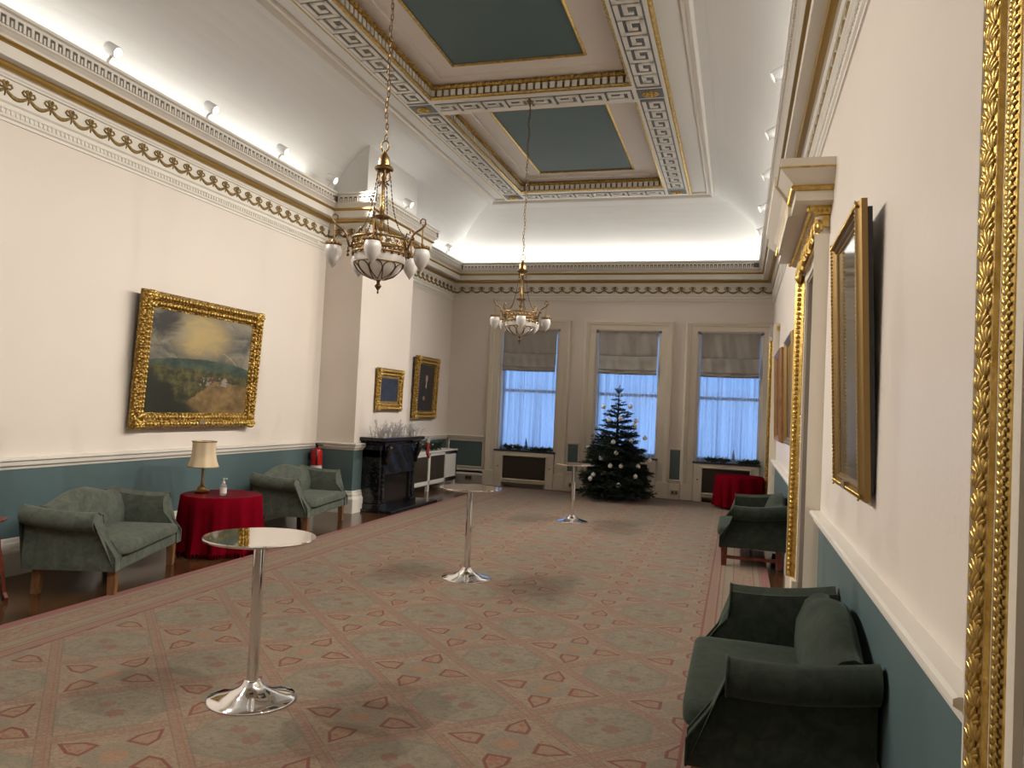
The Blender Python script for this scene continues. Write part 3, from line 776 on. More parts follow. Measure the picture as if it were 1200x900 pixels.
# ------------------------------------------------------------------ draped tables
def draped(loc, r, h, label, seed, fringe=True):
    T = empty('draped_table', loc); tag(T, label, 'table')
    n = 120; rows = []
    def rad(a, t_): return r*(1+.0*t_)+t_*(.015+.042*math.sin(a*12+seed+.6*math.sin(a*3))+.014*math.sin(a*29+1.7*seed))
    rows.append([(0.001*math.cos(2*PI*k/n), .001*math.sin(2*PI*k/n), h) for k in range(n)])
    rows.append([((r-.015)*math.cos(2*PI*k/n), (r-.015)*math.sin(2*PI*k/n), h) for k in range(n)])
    for t_, z in ((0, h-.012), (.3, h*.75), (.65, h*.45), (.9, h*.2), (1, .045)):
        rows.append([(rad(2*PI*k/n, t_)*math.cos(2*PI*k/n), rad(2*PI*k/n, t_)*math.sin(2*PI*k/n), z) for k in range(n)])
    cl = MB().loft(rows, True, False).build('cloth', 'red_cloth', T, smooth=S30*1.6)
    if fringe:
        f = MB()
        for k in range(n):
            a = 2*PI*k/n; q = rad(a, 1); x, y = q*math.cos(a), q*math.sin(a); f.tube([(x, y, .05), (x*1.004, y*1.004, .012)], .006, 4)
        stuff(f.build('fringe', 'red_cloth', cl))
    MB().lathe([(.03, .02), (.03, h-.03)], 12).build('pedestal', 'mahogany', T); MB().lathe([(.2, 0.0), (.2, .02), (.03, .04)], 16).build('foot', 'mahogany', T)
    return T
draped((-5.17, 6.93, 0), .405, .60, 'round table under a crimson fringed cloth carrying the brass lamp', 1)
MB().lathe([(.40, 0), (.402, .003), (.40, .006), (.01, .006)], 64).build('glass_top', 'pane_glass', bpy.data.objects['draped_table'], loc=(0, 0, .602))
draped((.06, 14.55, .012), .42, .59, 'round table under a crimson cloth below the end window', 2, False)
# lamp
LM = empty('table_lamp', (-5.40, 6.90, .609)); tag(LM, 'brass table lamp with pleated cream shade on the crimson draped table', 'lamp')
MB().lathe([(.075, 0), (.078, .012), (.07, .02), (.05, .026), (.045, .05), (.03, .06), (.016, .07)], 24).build('base', 'brass', LM, smooth=S30)
MB().lathe([(.014, .07), (.016, .12), (.012, .13), (.012, .27), (.016, .28), (.01, .29), (.008, .34)], 12).build('stem', 'brass', LM, smooth=S30)
n = 96; rows = []
for z, r in ((.265, .158), (.275, .155), (.33, .135), (.40, .122), (.46, .118), (.515, .120), (.53, .122)):
    rows.append([((r*(1-.03*abs(math.sin(k*PI/12))))*math.cos(2*PI*k/n), (r*(1-.03*abs(math.sin(k*PI/12))))*math.sin(2*PI*k/n), z) for k in range(n)])
sh = MB().loft(rows, True, False).build('lamp_shade', 'lampshade', LM, smooth=True)
for z, r in ((.265, .160), (.53, .124)): MB().tube([(r*math.cos(a*PI/24), r*math.sin(a*PI/24), z) for a in range(48)], .005, 5, True).build('trim_band', 'gold_dull', sh)
# sanitiser bottle
SB = empty('sanitiser_bottle', (-5.06, 6.80, .609)); tag(SB, 'clear pump bottle of hand sanitiser on the crimson draped table', 'bottle')
MB().lathe([(.03, 0), (.033, .006), (.033, .09), (.028, .105), (.013, .115), (.013, .125)], 16).build('bottle', 'clear_plastic', SB, smooth=S30)
MB().lathe([(.034, .02), (.0345, .02), (.0345, .075), (.034, .075)], 16).build('paper_label', 'white_plastic', SB)
pu = MB().lathe([(.015, .12), (.015, .14), (.005, .142), (.005, .165), (.012, .167), (.012, .175)], 12); pu.box(-.006, .04, -.006, .006, .165, .174); pu.build('pump', 'white_plastic', SB)

# ------------------------------------------------------------------ chrome bar tables
def bar_table(loc, label, z=.87):
    T = empty('bar_table', loc); tag(T, label, 'table', 'chrome bar tables')
    MB().lathe([(.001, z-.018), (.285, z-.018), (.295, z-.014), (.297, z-.006), (.294, z), (.001, z)], 64).build('table_top', 'mirror_top', T, smooth=S30)
    MB().lathe([(.001, z-.03), (.10, z-.03), (.10, z-.018)], 24).build('mounting_plate', 'steel_dark', T)
    MB().lathe([(.031, .05), (.031, z-.03)], 24, cap=False).build('column', 'chrome', T, smooth=True)
    MB().lathe([(.235, .012), (.237, .017), (.228, .022), (.18, .034), (.13, .048), (.095, .062), (.07, .078), (.055, .095), (.046, .108), (.040, .114), (.031, .115)], 56).build('foot', 'chrome', T, smooth=True)
    return T
bar_table((-2.47, 3.66, 0), 'chrome bar table with mirrored top between the lamp settee and the doorway', .885)
bar_table((-2.42, 6.95, 0), 'chrome bar table with mirrored top out in front of the black fireplace', .87)
bar_table((-2.30, 11.2, 0), 'chrome bar table with mirrored top closest to the Christmas tree', .86)

# ------------------------------------------------------------------ chandeliers
def chandelier(loc, label):
    T = empty('chandelier', loc); tag(T, label, 'chandelier', 'chandeliers')
    B = 'brass'
    MB().lathe([(.002, 0), (.008, .01), (.004, .025), (.022, .05), (.026, .062), (.012, .075), (.012, .09), (.02, .10), (.012, .108)], 12).build('finial', 'bronze', T, smooth=True)
    bowl = [(.012, .104), (.06, .112), (.11, .135), (.15, .17), (.178, .21), (.190, .25), (.192, .30)]
    bw = MB().lathe(bowl, 32, cap=False).build('bowl', 'frosted_glass', T, smooth=True)
    # petal shaped wires round the bowl
    def onbowl(a, z):
        for (r0, z0), (r1, z1) in zip(bowl, bowl[1:]):
            if z0 <= z <= z1: r = r0+(r1-r0)*(z-z0)/(z1-z0); break
        else: r = .192
        return ((r+.004)*math.cos(a), (r+.004)*math.sin(a), z)
    for k in range(10):
        a0 = 2*PI*k/10; pts = []
        for j in range(19):
            ph = (j/18-.5)*2; z = .110+.112*(1-abs(ph)**2.6); wd = .30*math.sin(min(1, (z-.108)/.05)*PI/2)*(1 if ph > 0 else -1)
            pts.append(onbowl(a0+wd*min(1, abs(ph)*1.6), max(.105, z)))
        MB().tube(pts, .0045, 5).build('wire_petal', 'bronze', bw)
    for z, r, tr in ((.225, .186, .005), (.30, .200, .009), (.345, .205, .006), (.405, .205, .010)):
        MB().tube([(r*math.cos(a*PI/20), r*math.sin(a*PI/20), z) for a in range(40)], tr, 6, True).build('ring', B, T, smooth=True)
    gal = MB()
    for k in range(20):
        a = 2*PI*k/20; b = a+2*PI/40
        gal.tube([(.203*math.cos(a), .203*math.sin(a), .30), (.206*math.cos(b), .206*math.sin(b), .35), (.203*math.cos(a), .203*math.sin(a), .40)], .005, 5)
        gal.ball((.203*math.cos(b), .203*math.sin(b), .375), .018, .018, .012, 6, 4); gal.ball((.199*math.cos(a), .199*math.sin(a), .285), .012, .012, .01, 5, 3)
    gal.build('gallery', B, T, smooth=True)
    # stem, plates and crown
    MB().lathe([(.012, .36), (.012, .47), (.028, .485), (.03, .495), (.012, .505), (.012, .56), (.062, .572), (.066, .582), (.03, .592), (.014, .61), (.022, .64), (.013, .67), (.013, .86), (.02, .88), (.013, .90), (.013, .94)], 16).build('stem', B, T, smooth=S30)
    MB().lathe([(.05, .925), (.068, .935), (.072, .948), (.06, .96), (.045, .968), (.042, 1.0), (.034, 1.035), (.020, 1.055), (.012, 1.07), (.012, 1.085)], 20).build('crown', B, T, smooth=S30)
    MB().tube([(.03*math.cos(a*PI/10), 0, 1.115+.042*math.sin(a*PI/10)) for a in range(20)], .006, 6, True).build('hanging_ring', B, T, smooth=True)
    for k in range(5):
        a = 2*PI*k/5+.3; c_, s_ = math.cos(a), math.sin(a)
        MB().tube([(.05*c_, .05*s_, .93), (.045*c_, .045*s_, .86), (.02*c_, .02*s_, .845), (.045*c_, .045*s_, .82)], .006, 5).build('crown_drop', 'bronze', T)
        ch = MB()
        p0 = Vector((.05*c_, .05*s_, .90)); p1 = Vector((.20*c_, .20*s_, .42)); m = 22
        for j in range(m):
            t0, t1 = j/m, (j+.85)/m
            f = lambda t_: p0.lerp(p1, t_)+Vector((0, 0, -.09*math.sin(t_*PI)))+Vector((-c_, -s_, 0))*(.02*math.sin(t_*PI))
            ch.tube([f(t0), f((t0+t1)/2), f(t1)], [.003, .0055, .003], 4)
        stuff(ch.build('stay_chain', 'bronze', T))
    for k in range(5):
        a = math.radians(-72)+2*PI*k/5
        A = empty_part('lamp_arm', T, a)
        pts = [(.20, .335), (.228, .335), (.24, .37), (.252, .42), (.28, .455), (.315, .475), (.345, .495), (.362, .52), (.358, .548), (.336, .558), (.318, .545), (.322, .522)]
        MB_part(A, 'lamp_arm', pts, T, a)
        R = .34
        g = MB().lathe([(.012, .37), (.02, .355), (.05, .345), (.056, .335), (.05, .325)], 14, (R, 0, 0)); g.tube([(R, 0, .515), (R, 0, .37)], .006, 5)
        for q in range(14): g.ball((R+.053*math.cos(2*PI*q/14), .053*math.sin(2*PI*q/14), .342), .009, .009, .012, 5, 3)
        part(g, 'shade_gallery', B, A)
        part(MB().lathe([(.044, .335), (.052, .322), (.061, .298), (.063, .275), (.056, .245), (.042, .215), (.024, .19), (.010, .176), (.004, .166), (.001, .162)], 20, (R, 0, 0)), 'glass_shade', 'frosted_glass', A, True)
        dr = MB().tube([(.235, 0, .33), (.235, 0, .26)], .005, 5); dr.ball((.235, 0, .30), .014, .014, .012, 6, 4); dr.ball((.235, 0, .27), .012, .012, .012, 6, 4); part(dr, 'pendant_drop', 'bronze', A)
    # chain up to the ceiling
    cn = MB(); z = 1.16; top = 5.62-loc[2]; j = 0
    while z < top-.03:
        pts = []
        for q in range(10):
            t_ = 2*PI*q/10; pts.append((.011*math.cos(t_), 0, .027*math.sin(t_)) if j % 2 == 0 else (0, .011*math.cos(t_), .027*math.sin(t_)))
        wob = .006*math.sin(j*.9)
        cn.tube([(p[0]+wob, p[1]+.004*math.cos(j*.7), p[2]+z+.02) for p in pts], .0038, 5, True); z += .042; j += 1
    stuff(cn.build('chain', 'bronze', T))
    MB().lathe([(.008, top-.06), (.012, top-.04), (.03, top-.035), (.045, top-.01), (.05, top)], 14).build('ceiling_rose', 'bronze', T, smooth=S30)
    return T
def empty_part(name, T, a): return (T, a)
def part(m, name, mt, A, smooth=False):
    c_, s_ = math.cos(A[1]), math.sin(A[1]); m.v = [(x*c_-y*s_, x*s_+y*c_, z) for x, y, z in m.v]
    return m.build(name, mt, A[0], smooth=smooth or S30)
def MB_part(A, name, pts, T, a):
    m = MB().tube([(r, 0, z) for r, z in pts], [.009]*4+[.008]*4+[.006]*4, 6); m.ball((.265, .0, .41), .014, .01, .014, 6, 4)
    m.tube([(.215, 0, .33), (.20, 0, .40), (.215, 0, .45), (.235, 0, .44)], .006, 5)
    part(m, name, 'bronze', A, True)
chandelier((-2.62, 5.2, 2.45), 'brass chandelier with frosted bowl hanging over the carpet near the large landscape')
chandelier((-2.73, 9.45, 2.46), 'brass chandelier with frosted bowl hanging in front of the windows')

# ------------------------------------------------------------------ paintings
def canvas_mat(name, f, rough=.4):
    return mat(name, rough=rough, fn=f)
def landscape(t, b):
    x, y, z, v = coords(t)          # x -.5..5 of width, z of height
    n1 = noise(t, v, 2.2, 5, .6); n2 = noise(t, v, 6, 5, .65); n3 = noise(t, v, 14, 4, .7)
    n4 = noise(t, scaled(t, v, (1, 1, 1.8)), 3.2, 7, .7, .8)
    sky = mix(t, n4.smooth(.35, .68), (.075, .075, .068), (.26, .235, .17))
    glow = 1 - ((x + .03).sq()*6.0 + (z - .30).sq()*10.0 + (n4 - .5)*2.2).smooth(-.1, .75)
    sky = mix(t, glow*.8, sky, (.50, .37, .15))
    dark = ((x + .40).sq()*16.0 + (z - .36).sq()*20.0 + (n4 - .5)*2.0).smooth(.0, .8)
    sky = mix(t, dark, (.035, .033, .030), sky)
    bow = ((((x - .02).sq() + (z + .25).sq()).op('SQRT') - .43).abs()).lt(.006)*x.gt(.2)*z.gt(-.2)
    sky = mix(t, bow*.4, sky, (.45, .38, .22))
    hz = .06 + (x + .05).sq()*-.25 + (n1 - .5)*.12
    hill = mix(t, n2.smooth(.35, .65), (.022, .042, .036), (.07, .095, .062))
    c = mix(t, (z - hz).smooth(-.005, .005), hill, sky)
    hz2 = -.06 + (n2 - .5)*.14 + x*-.05
    mid = mix(t, n3.smooth(.35, .65), (.028, .030, .014), (.11, .10, .035))
    c = mix(t, (z - hz2).smooth(-.01, .01), mid, c)
    hz3 = x*.85 - .28 + (n2 - .5)*.12
    hz3 = hz3.min(x*-.12 - .14 + (n3 - .5)*.03)
    fg = mix(t, n2.smooth(.3, .7), (.11, .066, .026), (.28, .19, .075))
    c = mix(t, (z - hz3).smooth(-.008, .008), fg, c)
    dk = (x*-1.0 - z*1.2 - .50 + (n2 - .5)*.5).smooth(.0, .16)
    c = mix(t, dk, c, (.02, .022, .012))
    fig = ((x - .12).abs().lt(.16)*(z + .165 + (n3 - .5)*.06).abs().lt(.045))*n3.gt(.5)
    c = mix(t, fig, c, mix(t, n2.gt(.5), (.25, .22, .18), (.10, .04, .03)))
    base(t, b, c)
canvas_mat('canvas_landscape', landscape)
def portrait(t, b):
    x, y, z, v = coords(t); n = noise(t, v, 8, 4)
    c = mix(t, n, (.012, .010, .010), (.035, .028, .022))
    body = ((x/.34).sq() + ((z + .2)/.42).sq()).lt(1.0)
    c = mix(t, body*.7, c, (.006, .006, .007))
    c = mix(t, (((x - .03)/.075).sq() + ((z - .20)/.085).sq() + (n - .5)*.5).smooth(1.1, .7), c, (.42, .25, .16))
    c = mix(t, (((x - .02)/.03).sq() + ((z - .06)/.07).sq()).lt(1.0), c, (.5, .46, .40))
    c = mix(t, (((x + .08)/.07).sq() + ((z + .22)/.05).sq() + (n - .5)*.6).smooth(1.1, .7), c, (.34, .18, .10))
    base(t, b, c)
canvas_mat('canvas_portrait', portrait)
canvas_mat('canvas_dark', mottle((.012, .014, .022), (.035, .038, .050), 5, detail=6), .35)
canvas_mat('canvas_glazed', mottle((.07, .065, .055), (.11, .10, .085), 3), .08)
canvas_mat('canvas_glazed_dark', mottle((.03, .028, .025), (.05, .045, .04), 3), .06)
def painting(loc, rz, tilt, W, H, fw, canvas, label, frame='gold_carved', depth=.09, orn=True, plate=False, back=.03, slip=None):
    T = empty('painting', loc, rz, tilt); tag(T, label, 'painting', 'framed pictures')   # origin: bottom centre of the back of the frame
    k = depth/.09; f = fw/.17
    prof = [(0, 0), (0, .045*k), (.02*f, .06*k), (.035*f, .085*k), (.06*f, .09*k), (.085*f, .075*k), (.10*f, .055*k), (.125*f, .06*k), (.14*f, .05*k), (.15*f, .035*k), (.172*f, .028*k), (.172*f, 0)]
    fr = MB().rect_frame(-W/2, W/2, 0, H, prof).build('frame', frame, T, smooth=S30)
    cv = bpy.data.objects.new('canvas', None)
    bpy.data.objects.remove(cv)
    w2, h2 = W/2-fw*.97, H/2-fw*.97
    m = MB().add([(-.5, 0, -.5), (.5, 0, -.5), (.5, 0, .5), (-.5, 0, .5), (-.5, .4, -.5), (.5, .4, -.5), (.5, .4, .5), (-.5, .4, .5)],
        [(0, 1, 2, 3), (4, 5, 6, 7), (0, 1, 5, 4), (1, 2, 6, 5), (2, 3, 7, 6), (3, 0, 4, 7)])
    o = m.build('canvas', canvas, T); o.location = (0, -.024*k, H/2); o.scale = (w2*2, .02, h2*2)
    MB().box(-W/2+.03, W/2-.03, .001, .025, .03, H-.03).build('shadow_backing', 'black_board', T)  # black sheet painting the shadow gap between frame and wall
    if slip: MB().rect_frame(-w2, w2, H/2-h2, H/2+h2, [(0, 0), (0, .03*k), (slip, .027*k), (slip, 0)]).build('slip', 'gold_dull', T)
    if orn:
        om = MB(); rn = random.Random(3)
        for _ in range(16): om.ball((rn.uniform(-.6, .9)*fw*.55, -depth*.75, rn.uniform(-.6, .9)*fw*.55), fw*rn.uniform(.10, .2), depth*.35, fw*rn.uniform(.10, .2), 6, 4)
        me = om.mesh('corner_ornament', smooth=True)
        for sx, sz in ((-1, -1), (1, -1), (1, 1), (-1, 1)): obj('corner_ornament', me, 'gold', fr, (sx*(W/2-fw*.42), 0, H/2+sz*(H/2-fw*.42)), None, (-sx, 1, -sz))
        em = MB()
        def run(L, fx, cnt):
            for q in range(cnt): em.ball(fx((q+.5)/cnt), .022*f, .016*k, .022*f, 5, 3)
        nw, nh = int(W/(.05*f)), int(H/(.05*f))
        for e_ in (.055, .125):
            run(W, lambda t_: (-W/2+W*t_, -.085*k if e_ < .1 else -.056*k, e_*f), nw); run(W, lambda t_: (-W/2+W*t_, -.085*k if e_ < .1 else -.056*k, H-e_*f), nw)
            run(H, lambda t_: (-W/2+e_*f, -.085*k if e_ < .1 else -.056*k, H*t_), nh); run(H, lambda t_: (W/2-e_*f, -.085*k if e_ < .1 else -.056*k, H*t_), nh)
        stuff(em.build('carved_leaf_course', 'gold', fr, smooth=True))
    if plate: MB().box(-.05, .05, -.094*k-.004, -.05*k, fw*.30, fw*.30+.035).build('name_plate', 'brass_plate', fr)
    return T
painting((XL+.04, 7.42, 1.25), PI/2, .05, 2.04, 1.44, .17, 'canvas_landscape', 'large landscape painting in an ornate carved gold frame', plate=True)
painting((BX+.015, 11.17, 1.50), PI/2, .02, .92, .67, .13, 'canvas_dark', 'small dark blue painting in a gold frame above the fireplace', depth=.06, slip=.03)
painting((XL+.03, 14.03, 1.34), PI/2, .03, 1.10, 1.22, .16, 'canvas_portrait', 'portrait of a seated figure in black, in a gold frame above the radiator cabinet', depth=.08)
painting((XR-.02, 4.12, 1.31), -PI/2, .04, .98, 1.33, .07, 'canvas_glazed', 'tall glazed picture in a thin gold frame above the shade-toned green settee', 'frame_gold', .05, False, True)
painting((XR-.01, 9.05, 1.37), -PI/2, .03, 1.25, 1.22, .08, 'canvas_glazed_dark', 'glazed picture in a gold frame next to the gilded door casing', 'frame_gold', .05, False)
painting((XR-.01, 11.3, 1.35), -PI/2, .03, 1.45, 1.25, .08, 'canvas_glazed_dark', 'glazed picture in a plain brown wooden frame', 'frame_wood', .06, False)
painting((XR-.01, 15.0, 1.65), -PI/2, .0, .5, .85, .06, 'canvas_glazed_dark', 'small narrow picture in a dark wooden frame by the end window', 'frame_wood', .05, False)
# gilt beads on the slim frame of the tall picture
tp = [o for o in bpy.data.objects if o.name.startswith('painting') and abs(o.location.y-4.12) < .01][0]
bd = MB()
for q in range(66):
    for sx in (-1, 1): bd.ball((sx*(.49-.03), -.047, (q+.5)*1.33/66), .009, .006, .008, 5, 3)
for q in range(56):
    for zz in (.03, 1.30): bd.ball((-.49+(q+.5)*.98/56, -.047, zz), .008, .006, .009, 5, 3)
stuff(bd.build('bead_course', 'gold', tp, smooth=True))

# ------------------------------------------------------------------ fireplace
FP = empty('fireplace', (BX, (10.42+11.72)/2, 0), PI/2); tag(FP, 'black marble fireplace surround with its opening boarded up', 'fireplace')   # local: front is -y, x along +y world
hw = .65; dp = .34; MAR = 'black_marble'
for s in (-1, 1):
    x0, x1 = sorted((s*hw, s*(hw-.2)))
    MB().box(x0, x1, -dp+.03, 0, .12, .93).build('jamb', MAR, FP, bevel=.012)
    MB().box(x0-.015, x1+.015, -dp, 0, .0, .12).build('plinth', MAR, FP, bevel=.01)
    m = MB().tube([(s*(hw-.1), -dp+.0, .70), (s*(hw-.1), -dp-.02, .80), (s*(hw-.1), -dp-.05, .90), (s*(hw-.1), -dp-.07, .96), (s*(hw-.1), -dp-.03, .985)], [.03, .04, .05, .055, .04], 8); m.build('corbel', MAR, FP, smooth=True)
    MB().lathe([(.03, .14), (.035, .18), (.028, .2), (.028, .68)], 12, (s*(hw-.1), -dp+.02, 0)).build('half_column', MAR, FP, smooth=S30)
MB().box(-hw, hw, -dp+.03, 0, .80, 1.03).build('frieze', MAR, FP, bevel=.012)
MB().sweep([(-hw, 0), (-hw, -dp+.03), (hw, -dp+.03), (hw, 0)], [(0, .99), (.03, 1.0), (.05, 1.03), (.08, 1.05), (.10, 1.06), (.10, 1.105), (-.1, 1.105), (-.1, .99)]).build('mantel_moulding', MAR, FP)
MB().box(-hw-.095, hw+.095, -dp-.065, .0, 1.07, 1.108).build('mantel_shelf', MAR, FP, bevel=.008)
MB().box(-hw+.2, hw-.2, -dp+.06, -.02, .0, .80).build('opening_board', 'black_board', FP)
rows = []
for z in [.55+.05*k for k in range(11)]:
    rows.append([(-hw+.08+(2*hw-.16)*q/24, -dp+.012-.02*math.sin(q*.7+z*14)*math.sin((z-.5)*6)-.006*math.sin(q*2.1+z*33), z) for q in range(25)])
m = MB(); m.loft(rows, False, False); m.loft([[(p[0], p[1]+.01, p[2]) for p in r] for r in rows], False, False); m.build('plastic_cover', 'black_sheet', FP, smooth=True)
hs = MB().box(BX+.0, -4.84, 10.36, 12.15, 0.0, .045).build('hearth_slab', MAR, None, bevel=.006)
hs.location = (.02, 0, 0); tag(hs, 'black marble hearth slab lying before the boarded fireplace', 'hearth')
for o in (FP,): o.location.x += .0
# silver twigs on the mantel
tw = empty('twig_arrangement', (BX+.25, 11.07, 1.108)); tag(tw, 'silver frosted twig arrangement lying along the black mantel shelf', 'decoration')
for k in range(78):
    rn = random.Random(k+50); m = MB(); y = rn.uniform(-.72, .78); p = Vector((rn.uniform(-.12, .12), y, .005))
    d = Vector((rn.uniform(-.3, .5), rn.uniform(-.8, .8), rn.uniform(.3, 1.0))).normalized(); pts = [p.copy()]
    L = rn.uniform(.03, .05)
    for q in range(5):
        p = p+d*L; d = (d+Vector((rn.uniform(-.4, .4), rn.uniform(-.5, .5), rn.uniform(-.25, .3)))).normalized(); p.z = max(p.z, .006); pts.append(p.copy())
        for _ in range(2):
            e = (d+Vector((rn.uniform(-1, 1), rn.uniform(-1, 1), rn.uniform(-.3, .9)))).normalized(); m.tube([p, p+e*rn.uniform(.02, .06)], [.003, .001], 4)
            m.ball(tuple(p+e*.03), .006, n=5, m=3)
    m.tube(pts, [.005, .0045, .004, .003, .002, .001], 5); m.build('twig', 'silver_glitter', tw)
# red stocking
sk = MB(); rings = []
for z, y, r, q in ((0, 0, .055, 1), (-.08, 0, .055, 1), (-.2, .0, .05, 1), (-.28, .0, .052, 1), (-.34, .03, .05, 1), (-.39, .07, .038, 1), (-.41, .10, .02, 1)):
    rings.append([(.028*r/.055*math.cos(a*PI/6), y+r*math.sin(a*PI/6), z) for a in range(12)])
SK = empty('christmas_stocking', (-4.94, 11.855, 1.06)); tag(SK, 'red Christmas stocking hanging from the black mantel shelf', 'stocking'); SK.scale = (.85, .8, .68)
sk.loft(rings); sk.build('sock', 'red_velvet', SK, smooth=True, loc=(.03, 0, -.06))
cu = MB().lathe([(.05, -.09), (.066, -.085), (.066, .0), (.05, .005)], 12); cu.build('cuff', 'snowy_needle', SK, loc=(.03, 0, 0)).scale = (.6, 1, 1)
MB().tube([(.03, 0, 0), (.03, 0, .02), (.015, 0, .055)], .004, 5).build('loop', 'red_velvet', SK)

# ------------------------------------------------------------------ white radiator cabinet by the far corner
RC = empty('radiator_cabinet', (XL, 13.42, 0), PI/2); tag(RC, 'white radiator cabinet with dark mesh doors beside the fireplace', 'cabinet')
L2 = 1.46; dd = .47
MB().box(-L2, L2, -dd-.02, -.055, .72, .75).build('top', 'trim_white', RC, bevel=.006)
m = MB().box(-L2, L2, -dd, -.06, .13, .20); m.box(-L2, L2, -dd, -dd+.04, .66, .72); m.box(L2-.04, L2, -dd, -.06, .13, .72)
for x0, x1 in ((-L2, -L2+.09), (-.02, .07), (.82, L2)): m.box(x0, x1, -dd, -dd+.04, .13, .72)
m.build('frame', 'trim_white', RC)
for x0, x1 in ((-L2+.09, -.02), (.07, .82)): MB().box(x0, x1, -dd+.015, -dd+.025, .20, .66).build('mesh_panel', 'lattice', RC)
for x in (-L2+.05, .025, L2-.06): MB().box(x-.035, x+.035, -dd+.005, -dd+.06, 0, .13).build('foot', 'trim_white', RC)

# ------------------------------------------------------------------ greenery
def spray(n_tw, seed, L=1.0, dens=26, flat=.25, nl=.05):
    rn = random.Random(seed); m = MB()
    def needles(a, b, cnt, ln):
        ax = (b-a).normalized()
        for q in range(cnt):
            p = a.lerp(b, (q+.5)/cnt); u = ax.orthogonal().normalized(); u.rotate(Matrix.Rotation(rn.uniform(0, 2*PI), 3, ax))
            u.z *= .7; t = p+(ax*.7+u).normalized()*ln*rn.uniform(.7, 1.2); s_ = ax.cross(u).normalized()*ln*.13
            m.add([p-s_, p+s_, t], [(0, 1, 2)])
    def P(t): return Vector((L*t, 0, -.10*L*t*t+.02*math.sin(t*5+seed)))
    m.tube([P(k/5) for k in range(6)], [.012*L, .010*L, .008*L, .006*L, .004*L, .002*L], 4)
    for k in range(5): needles(P(k/5), P((k+1)/5), dens//3, nl)
    for k in range(n_tw):
        t = .15+.8*k/n_tw; s_ = 1 if k % 2 else -1; ln = L*(.42*(1-t)+.12)*rn.uniform(.8, 1.15)
        a = P(t); b = a+Vector((ln*.75, s_*ln*.75, rn.uniform(-flat, flat)*ln)); m.tube([a, b], [.004*L, .0015*L], 3); needles(a, b, int(dens*ln/L*2.2)+4, nl)
    return m.mesh('branch')
TR = empty('christmas_tree', (-2.18, 14.50, .012)); tag(TR, 'Christmas tree with white baubles standing before the middle window', 'tree')
MB().lathe([(.045, .0), (.04, .4), (.03, 1.1), (.015, 1.7), (.008, 1.98), (.002, 2.0)], 10).build('trunk', 'bark', TR)
st = MB().lathe([(.2, 0), (.2, .03), (.06, .05), (.06, .14), (.05, .14)], 20); st.build('tree_stand', 'steel_dark', TR)
bm_ = [spray(20, k, 1.0, 46, .3, .085) for k in range(4)]
for me in bm_: me.materials.append(MATS['needle'])
rn = random.Random(11); z = .20; lev = 0
while z < 1.97:
    t = (z-.14)/1.85; R = .75*(1-t)**.85*(1.0 if z > .3 else .95)+.04
    if z < .16: R *= .8
    nb = max(5, int(13*(1-t)**.6)) if t < .62 else (7 if t < .85 else 5)
    for k in range(nb):
        a = 2*PI*(k+rn.uniform(-.25, .25))/nb+lev*1.7; q = R*rn.uniform(.78, 1.1)
        obj('branch', bm_[rn.randrange(4)], None, TR, (.02*math.cos(a), .02*math.sin(a), z+rn.uniform(-.03, .03)), (rn.uniform(-.3, .3), -rn.uniform(-.05, .12)-.28*t, a), (q, q*rn.uniform(.8, 1.1)+.02, q*.9))
    z += .085 if t < .55 else .105; lev += 1
for k in range(4): a = k*PI/2+.6; obj('branch', bm_[k], None, TR, (0, 0, 1.97), (0, -1.0, a), (.15, .12, .12))
obj('leader', bm_[0], None, TR, (0, 0, 1.93), (0, -PI/2, 0), (.22, .12, .12))
BAU = [(-2.48, 14.72, 1.723), (-1.976, 14.72, 1.746), (-2.337, 14.554, 1.476), (-2.121, 14.544, 1.521), (-1.859, 14.70, 1.485), (-1.875, 14.70, 1.392), (-2.623, 14.72, 1.133), (-2.214, 14.373, 1.085), (-1.68, 14.72, 1.174), (-1.907, 14.509, 1.113), (-2.742, 14.72, 0.933), (-2.144, 14.305, 0.888), (-2.419, 14.306, 0.778), (-1.75, 14.425, 0.659), (-1.572, 14.70, 0.762), (-2.228, 14.217, 0.651), (-2.034, 14.241, 0.657), (-2.536, 14.238, 0.469), (-1.775, 14.303, 0.478), (-2.049, 14.112, 0.32), (-2.76, 14.553, 0.576), (-2.59, 14.238, 0.394)]
bme = MB().ball((0, 0, 0), .042, n=16, m=10).mesh('ball', smooth=True); cme = MB().lathe([(.012, .038), (.012, .05), (.004, .052), (.003, .062)], 8).mesh('cap')
for k, p in enumerate(BAU):
    p = (p[0]+.02, p[1]-.22, p[2]+.015)
    o = empty('bauble', p); tag(o, 'white bauble hanging on the Christmas tree', 'bauble', 'white tree baubles')
    obj('ball', bme, 'white_bauble', o); obj('cap', cme, 'silver_glitter', o)
gm = [spray(9, 20+k, .3, 30, .6, .05) for k in range(3)]
for me in gm: me.materials.append(MATS['needle_light'])
